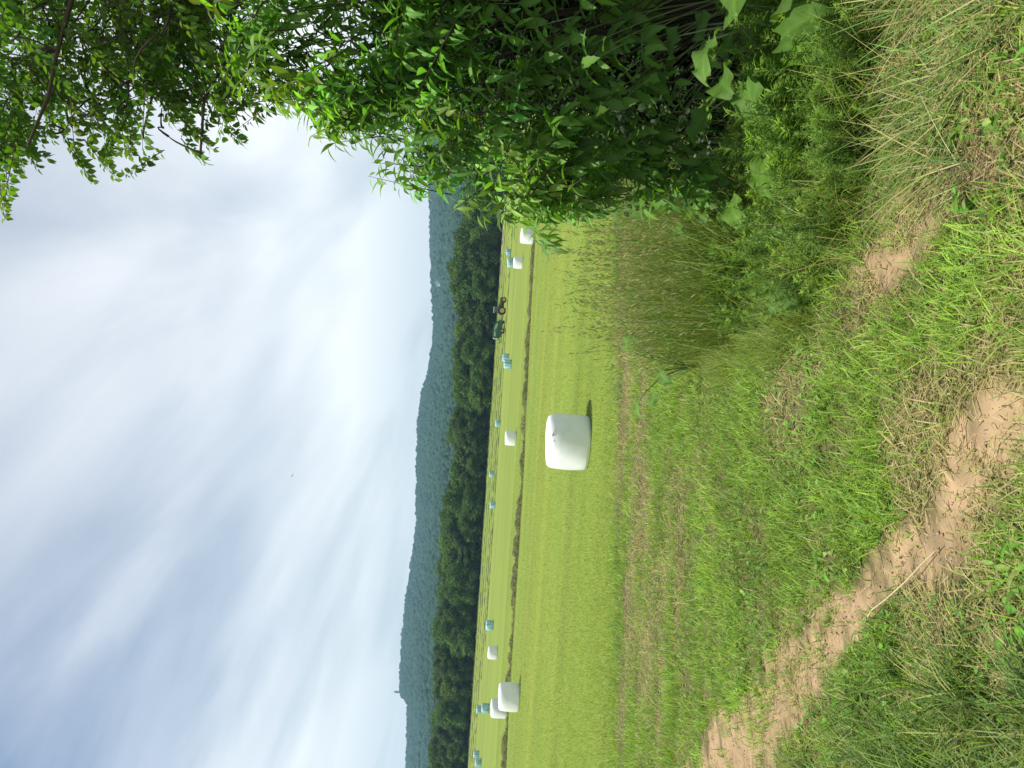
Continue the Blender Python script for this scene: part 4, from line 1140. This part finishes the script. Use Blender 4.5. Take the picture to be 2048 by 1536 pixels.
bb = np.stack([RNG.uniform(2.8, 3.5, 7), RNG.uniform(4.9, 5.7, 7), np.zeros(7)], 1); bb[:, 2] = zg(bb[:, 0], bb[:, 1]) - 0.05
stems(at_, bb, (tips - unit(dirs) * 0.3)[::4], 0.007, 0.003, 0.3)
al.V = [v - off for v in al.V]; at_.V = [v - off for v in at_.V]
al.build('foliage', near_leaf, b2); at_.build('stem', green_twig, b2, True)
tag(b2, 'low bush with broad toothed leaves in the black shade under the narrow-leaved bush', 'bush')


shade_leaf = leaf_mat('thicket_shade_leaf', 0.2, (1.4, 1.5, 0.4), 0.6, 0.15)


# ---- dense thicket behind and beyond the frame, deep shade painted into its leaf colour
def thicket(name, c, rad, n, colr, label, ls=(0.07, 0.13), seed=0):
    rng = np.random.default_rng(seed)
    c = np.array([c[0], c[1], float(zg(c[0], c[1]))]); root = empty(name, c)
    d = unit(rng.normal(size=(n, 3))); d[:, 2] = np.abs(d[:, 2]) * 1.15 - 0.12
    lob = 1 + 0.22 * np.sin(d[:, 0] * 7 + seed) * np.sin(d[:, 1] * 6) + 0.16 * np.sin(d[:, 2] * 9 + seed)
    pos = d * (rng.uniform(0.35, 1.0, n) ** 0.45 * lob)[:, None] * np.array(rad)
    pos[:, 2] = np.maximum(pos[:, 2], 0.02)
    ax = unit(d * 0.7 + rng.normal(0, 0.5, (n, 3)) + np.array([0, 0, -0.4])); up_ = unit(d + np.array([0, 0, 0.8]) + rng.normal(0, 0.35, (n, 3)))
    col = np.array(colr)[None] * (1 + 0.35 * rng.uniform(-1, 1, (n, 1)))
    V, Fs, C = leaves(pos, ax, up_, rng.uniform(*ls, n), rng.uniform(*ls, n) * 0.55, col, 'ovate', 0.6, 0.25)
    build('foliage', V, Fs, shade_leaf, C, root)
    ac = Acc()
    for k in range(14):
        e = pos[rng.integers(0, n)] * 0.8; V, Fs = tube(bez((rng.normal(0, 0.2), rng.normal(0, 0.2), -0.1), (e[0] * 0.3, e[1] * 0.3, e[2] * 0.7), e, 7), np.linspace(0.03, 0.006, 7), 6); ac.add(V, Fs)
    ac.build('stem', twig_m, root, True)
    tag(root, label, 'bush')
    return root


thicket('thicket', (3.75, 6.6), (1.2, 1.2, 3.2), 11000, (0.018, 0.040, 0.010), 'dense thicket coloured dark for the shade behind the near bushes', seed=3)
thicket('thicket', (2.9, 7.0), (0.8, 0.8, 2.55), 7000, (0.018, 0.040, 0.010), 'dense growth coloured dark for shade between the near bush and the tall grass', seed=6)
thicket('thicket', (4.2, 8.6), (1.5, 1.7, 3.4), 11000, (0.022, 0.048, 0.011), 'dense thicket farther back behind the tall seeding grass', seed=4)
thicket('thicket', (4.3, 5.9), (0.9, 1.0, 3.0), 8000, (0.018, 0.040, 0.010), 'dense thicket coloured dark for shade nearest the track at the photo edge', seed=5)

# ---- overhanging tree, trunk beyond the frame
TREE = [(-40, -60), (400, -60), (455, 60), (480, 150), (470, 250), (425, 300), (365, 250), (300, 270), (250, 330), (195, 330), (135, 275), (90, 280), (60, 320), (20, 385), (-40, 400)]
tips_px = [(8, 418), (20, 395), (35, 350), (75, 335), (100, 318), (150, 300), (170, 345), (185, 365), (235, 358), (205, 330), (250, 352), (265, 312), (285, 300), (330, 230), (410, 325), (425, 300), (485, 285), (470, 262), (488, 215), (380, 265), (440, 280), (10, 440)]
q = np.concatenate([np.array(tips_px, float), sample_poly(TREE, 240), sample_poly([(190, -50), (470, -50), (480, 150), (440, 235), (330, 200), (220, 140)], 110), sample_poly([(-60, -50), (250, -50), (240, 320), (130, 270), (60, 310), (-60, 380)], 80)]); n0 = len(q)
tips = at(q[:, 0], q[:, 1], np.concatenate([RNG.uniform(4.8, 5.6, len(tips_px)), RNG.uniform(4.8, 6.8, n0 - len(tips_px))]))
n1 = 150
extra = np.stack([RNG.uniform(1.4, 6.2, n1), RNG.uniform(3.0, 8.0, n1), RNG.uniform(4.9, 8.2, n1)], 1)
extra = extra[(project(extra)[0] < -90) | (project(extra)[1] < -60)]
tips = np.concatenate([tips, extra]); n = len(tips)
dirs = np.stack([RNG.uniform(-1.0, -0.1, n), RNG.uniform(-0.6, 0.5, n), RNG.uniform(-0.75, 0.25, n)], 1)
cols = np.array([[0.070, 0.140, 0.020]]) * RNG.uniform(0.5, 1.4, (n, 1)) * (1 + 0.1 * RNG.normal(size=(n, 3)))
tb = np.array([4.9, 5.9, float(zg(4.9, 5.9))])
ot = empty('overhanging_tree', tb)
al, at_, ak = Acc(), Acc(), Acc()
shoots(tips, dirs, RNG.uniform(0.3, 0.5, n), 66, (0.04, 0.068), (0.55, 0.72), cols, 'ovate', 0.5, 0.18, 0.8, 0.35, al, at_)
trunk = bez(tb + np.array([0, 0, -0.3]), tb + np.array([0.3, 0.0, 3.0]), tb + np.array([-0.4, -0.2, 7.4]), 14)
trunk[:, 0] += 0.05 * np.sin(np.arange(14) * 1.1)
V, Fs = tube(trunk, np.linspace(0.19, 0.05, 14), 12); ak.add(V, Fs)
limb_pts = []
for k, e in enumerate([(1.4, 5.0, 4.7), (1.7, 5.6, 5.3), (1.2, 4.6, 5.5), (2.0, 4.4, 6.0), (2.2, 6.4, 4.9), (2.5, 5.2, 6.6), (3.6, 3.6, 6.4), (5.8, 4.5, 6.8), (4.6, 7.6, 6.6), (1.75, 4.9, 4.35)]):
    e = np.array(e); s0 = trunk[6 + k % 6]
    pth = bez(s0, (s0 + e) / 2 + np.array([0.1, 0, 0.45]), e, 12) + RNG.normal(0, 0.03, (12, 3))
    V, Fs = tube(pth, np.linspace(0.034, 0.008, 12), 7); ak.add(V, Fs); limb_pts.append(pth[3:])
limb_pts = np.concatenate(limb_pts)
od_ = np.argsort([np.linalg.norm(limb_pts - t_, axis=1).min() for t_ in tips])
for t_, d_ in zip(tips[od_], dirs[od_]):
    e = t_ - unit(d_) * 0.42
    j = np.argmin(np.linalg.norm(limb_pts - e, axis=1)); s0 = limb_pts[j]; limb_pts = np.concatenate([limb_pts, e[None]])
    V, Fs = tube(bez(s0, (s0 + e) / 2 + np.array([0, 0, 0.06]) + RNG.normal(0, 0.05, 3), e, 6), np.linspace(0.009, 0.0035, 6), 5); at_.add(V, Fs)
# bare dead twigs hanging inside
for k in range(46):
    s0 = limb_pts[RNG.integers(0, len(limb_pts))]; e = s0 + np.array([RNG.normal(-0.25, 0.4), RNG.normal(0, 0.3), RNG.uniform(-0.9, -0.2)])
    pe = project(e)
    if pe[1] > -40 and not in_poly(pe[0], pe[1] + 60, TREE): continue
    V, Fs = tube(bez(s0, (s0 + e) / 2 + RNG.normal(0, 0.12, 3), e, 8), np.linspace(0.006, 0.0018, 8), 5); at_.add(V, Fs)
for acx in (al, at_, ak): acx.V = [v - tb for v in acx.V]
ak.build('trunk', bark_m, ot, True); at_.build('twig', twig_m, ot, True); al.build('crown', near_leaf, ot)
tag(ot, 'tree overhanging from beyond the photo edge with small oval leaves against the sky', 'tree')

# =================================================================== WEEDS AT THE FOOT OF THE BUSHES
weed_m = leaf_mat('weed_leaf', 0.38, (1.5, 1.6, 0.4), 0.5, 0.3)
broad_m = leaf_mat('dock_leaf', 0.35, (1.5, 1.6, 0.4), 0.6, 0.2)


def feathery(seed, H):
    rng = np.random.default_rng(seed); root = empty('feathery_weed', (0, 0, 0))
    ac, as_ = Acc(), Acc()
    for b_ in range(3):
        a0 = rng.uniform(0, 6.28); top = np.array([0.10 * math.cos(a0) * (b_ > 0), 0.10 * math.sin(a0) * (b_ > 0), H * (1 if b_ == 0 else rng.uniform(0.6, 0.9))]) + np.append(rng.normal(0, 0.04, 2), 0)
        path = bez((0.02 * b_, 0, -0.03), (top[0] * 0.3, top[1] * 0.3, H * 0.5), top, 8)
        V, Fs = tube(path, np.linspace(0.004, 0.0015, 8), 5); as_.add(V, Fs)
        m = 78; f = rng.uniform(0.1, 1, m) ** 0.7 * 7; i0 = np.minimum(f.astype(int), 6); fr = (f - i0)[:, None]
        pos = path[i0] * (1 - fr) + path[i0 + 1] * fr; ph = np.arange(m) * 2.4
        ax = unit(np.stack([np.cos(ph), np.sin(ph), rng.uniform(0.1, 0.5, m) + 0.9 * (f / 7) ** 3], 1))
        LL = rng.uniform(0.07, 0.125, m) * (1.1 - 0.6 * (f / 7) ** 2)
        col = np.array([[(0.165, 0.285, 0.03), (0.13, 0.23, 0.032), (0.20, 0.31, 0.035), (0.115, 0.21, 0.03)][seed % 4]]) * (0.65 + 0.75 * (f / 7)[:, None] ** 1.5 * 0.6) * (1 + 0.2 * rng.uniform(-1, 1, (m, 1)))
        V, Fs, C = leaves(pos, ax, np.tile([0, 0, 1.0], (m, 1)), LL, rng.uniform(0.0055, 0.0095, m), col, 'thin', 0.7); ac.add(V, Fs, C)
    as_.build('stem', green_twig, root, True); ac.build('foliage', weed_m, root)
    return root


fp = [feathery(500 + k, h_) for k, h_ in enumerate((0.45, 0.55, 0.36, 0.62))]
WEED = [(1590, -60), (1740, -60), (1770, 60), (1785, 200), (1775, 300), (1735, 420), (1700, 500), (1640, 600), (1580, 680), (1490, 670), (1500, 580), (1540, 440), (1545, 330), (1600, 220), (1610, 100)]
q = sample_poly(WEED, 250); gp = ground_at(q[:, 0], q[:, 1])
for i, g in enumerate(gp):
    k = i % 4; o = fp[k] if i < 4 else copy_tree(fp[k])
    s_ = random.uniform(0.7, 1.15) * (0.7 if q[i, 1] > 330 else 0.95) * (0.6 if q[i, 0] > 1690 else 1.0)
    o.location = (g[0], g[1], g[2] - 0.01); o.scale = (s_, s_, s_ * random.uniform(0.85, 1.1)); o.rotation_euler = (random.uniform(-0.12, 0.12), random.uniform(-0.12, 0.12), random.uniform(0, 6.28))
    tag(o, 'bright green feathery weed in the bank of weeds between bushes and track', 'weed', 'feathery weeds along the track')


def wavy_leaf(base, az_, pitch, LL, WW, col):
    ns, nu = 13, 9; ph = random.uniform(0, 6.28)
    a0 = np.array([math.cos(az_) * math.cos(pitch), math.sin(az_) * math.cos(pitch), math.sin(pitch)])
    upv = np.array([-0.2 * math.cos(az_), -0.2 * math.sin(az_) - 0.35, 1.0]); sd = unit(np.cross(a0, upv)); nr = unit(np.cross(sd, a0))
    wp = np.interp(np.linspace(0, 1, ns), [0, 0.08, 0.25, 0.45, 0.7, 0.88, 1.0], [0.55, 0.82, 1.0, 0.97, 0.72, 0.36, 0.02])
    V = np.zeros((ns, nu, 3)); C = np.zeros((ns, nu, 3)); p = np.array(base, float)
    for k in range(ns):
        s_ = k / (ns - 1); ang = 1.05 * s_ * s_ + 0.15 * s_
        if k: p = p + LL / (ns - 1) * (math.cos(ang) * a0 - math.sin(ang) * nr)
        for j in range(nu):
            u_ = 2 * j / (nu - 1) - 1; w_ = wp[k] * WW / 2
            wv = 0.13 * WW * u_ * u_ * math.sin(s_ * 15 + ph + 2.0 * u_) + 0.02 * WW * math.cos(s_ * 26) * abs(u_)
            back = -0.16 * LL * abs(u_) ** 1.6 * (1 - s_) ** 5
            V[k, j] = p + sd * u_ * w_ * (1 + 0.025 * math.sin(s_ * 21 + ph)) + nr * (0.22 * abs(u_) * w_ + wv) + a0 * back
            vein = 1.35 if j == nu // 2 else (1.14 if (k + abs(j - nu // 2)) % 3 == 0 else 1.0)
            C[k, j] = col * vein * random.uniform(0.92, 1.08)
    I_ = np.arange(ns * nu).reshape(ns, nu)
    return V.reshape(-1, 3), [np.stack([I_[:-1, :-1], I_[:-1, 1:], I_[1:, 1:], I_[1:, :-1]], -1).reshape(-1, 4)], C.reshape(-1, 3)


def broadleaf(name, base, specs, label, colr=(0.075, 0.15, 0.035), stalk=None):
    """specs: (azimuth, stalk length, tilt from upright, leaf length, width ratio)"""
    root = empty(name, base)
    as_ = Acc()
    for i, (az_, sl_, ti, ll, wr) in enumerate(specs):
        d = np.array([math.cos(az_) * math.sin(ti), math.sin(az_) * math.sin(ti), math.cos(ti)])
        e = d * sl_; V, Fs = tube(bez((0, 0, -0.02), (0, 0, sl_ * 0.5), e, 7), np.linspace(0.009, 0.004, 7), 6); as_.add(V, Fs)
        V, Fs, C = wavy_leaf(e, az_, random.uniform(-0.35, 0.6), ll * 0.95, ll * 0.95 * wr, np.array(colr) * np.array([1.3, 1.3, 0.75]) * random.uniform(0.7, 1.2))
        build('leaf', V, Fs, broad_m, C, root, True)
    if stalk:
        V, Fs = tube(bez((0, 0, 0), (0.02, 0, stalk * 0.6), (0.05, 0.02, stalk), 8), np.linspace(0.008, 0.003, 8), 6); as_.add(V, Fs)
    as_.build('stem', green_twig, root, True)
    tag(root, label, 'plant', 'broad-leaved plants under the bushes')
    return root


def specs(k, sl, ti, ll, wr, a0=0.0, arc=6.28):
    return [(a0 + arc * i / k + random.uniform(-0.25, 0.25), random.uniform(*sl), random.uniform(*ti), random.uniform(*ll), random.uniform(*wr)) for i in range(k)]


for (px_, py_, k, sl_, ll, lab, cc) in [
    (1640, 150, 8, (0.35, 0.72), (0.24, 0.38), 'largest burdock with wide wavy leaves in the shade of the bush', (0.075, 0.155, 0.042)),
    (1650, 45, 8, (0.45, 0.85), (0.20, 0.32), 'burdock with frilled grey green leaves at the photo edge under the bush', (0.08, 0.15, 0.05)),
    (1640, 110, 6, (0.2, 0.4), (0.26, 0.40), 'burdock with yellow green leaves among feathery weeds', (0.085, 0.17, 0.03)),
    (1625, 260, 5, (0.15, 0.35), (0.22, 0.32), 'burdock half buried in the feathery weeds', (0.085, 0.17, 0.035)),
    (1490, 430, 7, (0.25, 0.6), (0.2, 0.32), 'sunlit burdock with crumpled leaves beside the tall seeding grass', (0.10, 0.19, 0.05)),
    (1430, 360, 6, (0.35, 0.7), (0.18, 0.28), 'broad-leaved plant between tall seeding grass and shaded undergrowth', (0.08, 0.16, 0.04)),
    (1605, 590, 7, (0.04, 0.16), (0.10, 0.17), 'low blue green dock at the edge of the trodden verge', (0.06, 0.135, 0.05)),
    (1400, 735, 7, (0.35, 0.8), (0.14, 0.24), 'upright dock at the far end of the tall seeding grass', (0.09, 0.17, 0.055)),
    (1520, 520, 7, (0.2, 0.5), (0.14, 0.22), 'leafy dock rising out of the green grass below the tall seeding grass', (0.09, 0.18, 0.045)),
    (1470, 330, 7, (0.35, 0.75), (0.2, 0.3), 'large-leaved dock at the corner where bush and tall grass meet', (0.10, 0.20, 0.045)),
    (1545, 350, 7, (0.25, 0.55), (0.18, 0.28), 'dock with ruffled leaves beside the pink flower', (0.085, 0.17, 0.04)),
    (1410, 280, 6, (0.35, 0.75), (0.18, 0.28), 'broad-leaved plant deep in the shaded undergrowth', (0.06, 0.125, 0.035)),
]:
    g = ground_at(px_, py_)[0]
    broadleaf('burdock' if 'burdock' in lab else 'dock_plant', g, specs(k, sl_, (0.15, 0.9), ll, (0.62, 0.8), random.uniform(0, 6)), lab, cc)

# white daisy-like flowers and one pink flower
petal_m = plain('white_petal', (0.8, 0.8, 0.78), 0.6, var=0.04); pink_m = plain('pink_petal', (0.62, 0.16, 0.40), 0.6, var=0.1); disc_m = plain('flower_disc', (0.62, 0.45, 0.06), 0.7)
g = ground_at(1600, 300)[0]
fl_ = empty('daisy_plant', g); as_, ap, ad_ = Acc(), Acc(), Acc()
for (px_, py_) in [(1405, 282), (1419, 285), (1417, 294), (1416, 307), (1390, 312), (1399, 279)]:
    e = at(np.array(px_), np.array(py_), np.array(g[1])) - g
    V, Fs = tube(bez((0, 0, 0), (e[0] * 0.2, e[1] * 0.2, e[2] * 0.6), e, 8), np.linspace(0.003, 0.0012, 8), 5); as_.add(V, Fs)
    for k in range(16):
        a_ = k * 0.3927; ax = np.array([[math.cos(a_), math.sin(a_) * 0.7 - 0.2, 0.25 + 0.5 * math.sin(a_)]])
        V, Fs, C = leaves(e[None], ax, np.array([[0, -0.7, 0.7]]), 0.011, 0.004, np.ones((1, 3)) * 0.8, 'thin', 0.3); ap.add(V, Fs, C)
    V, Fs = tube(np.array([e + np.array([0, 0.002, -0.002]), e + np.array([0, -0.003, 0.003])]), [0.004, 0.003], 8); ad_.add(V, Fs)
as_.build('stem', green_twig, fl_, True); ap.build('petals', petal_m, fl_); ad_.build('flower_disc', disc_m, fl_)
tag(fl_, 'thin stemmed plant with small white flowers in the undergrowth', 'flower')
g = ground_at(1620, 455)[0]
pk = empty('pink_flower', g); as_, ap = Acc(), Acc()
e = at(np.array(1550.0), np.array(455.0), np.array(g[1])) - g
V, Fs = tube(bez((0, 0, 0), (0.02, 0, e[2] * 0.6), e, 8), np.linspace(0.003, 0.0015, 8), 5); as_.add(V, Fs)
for k in range(26):
    ax = unit(RNG.normal(size=(1, 3)) + np.array([[0, -0.2, 0.6]])); V, Fs, C = leaves(e[None], ax, np.array([[0.2, -0.6, 0.7]]), 0.014, 0.005, np.ones((1, 3)), 'thin', 0.3); ap.add(V, Fs, C)
as_.build('stem', green_twig, pk, True); ap.build('petals', pink_m, pk)
tag(pk, 'single small pink flower among the weeds', 'flower')

# pale curved stalk lying over the track
st_px = [(1741, 1247), (1765, 1222), (1800, 1200), (1835, 1165), (1860, 1130), (1880, 1098)]
gp = ground_at([a_ for a_, _ in st_px], [b_ for _, b_ in st_px]); gp[:, 2] += np.array([0.03, 0.05, 0.06, 0.05, 0.035, 0.01])
tq = np.linspace(0, 5, 16); gp = np.stack([np.interp(tq, np.arange(6), gp[:, k]) for k in range(3)], 1)
V, Fs = tube(gp, np.linspace(0.0032, 0.0022, 16), 6)
o = build('dry_stalk', V, Fs, plain('straw_stalk', (0.50, 0.42, 0.22), 0.7, var=0.15), None, None, True)
tag(o, 'single long pale dry stalk curving across the bare earth track', 'stalk')

# bird, very small against the cloud
P = at(np.array(584.5), np.array(951.5), np.array(120.0))
bd = BM(); bd.prism([(-0.22, 0.0), (-0.05, 0.05), (0.12, 0.06), (0.22, 0.0), (0.1, -0.05), (-0.08, -0.04)], -0.05, 0.05, 0.015)
bd.prism([(-0.06, 0.04), (0.10, 0.04), (0.08, 0.055), (-0.05, 0.055)], -0.48, 0.48)
b_ = bd.out('bird', dark_m, None); b_.location = P; b_.rotation_euler = (0.5, 0.1, 1.2)
tag(b_, 'tiny dark bird flying against the white cloud', 'bird')

# =================================================================== AIR
bm = BM(); bm.box((0, 1250, 150), (5200, 2720, 304))
hz_m = bpy.data.materials.new('haze_air'); hz_m.use_nodes = True; nt = hz_m.node_tree; nt.nodes.clear()
out = N(nt, 'ShaderNodeOutputMaterial'); pv = N(nt, 'ShaderNodeVolumePrincipled'); pv.inputs['Density'].default_value = 0.00019
pv.inputs['Color'].default_value = (0.42, 0.72, 0.97, 1); pv.inputs['Anisotropy'].default_value = 0.1
nt.links.new(pv.outputs[0], out.inputs['Volume'])
hz = bm.out('haze', hz_m, None); tag(hz, 'thin blue haze over fields and hills', 'haze', kind='stuff')
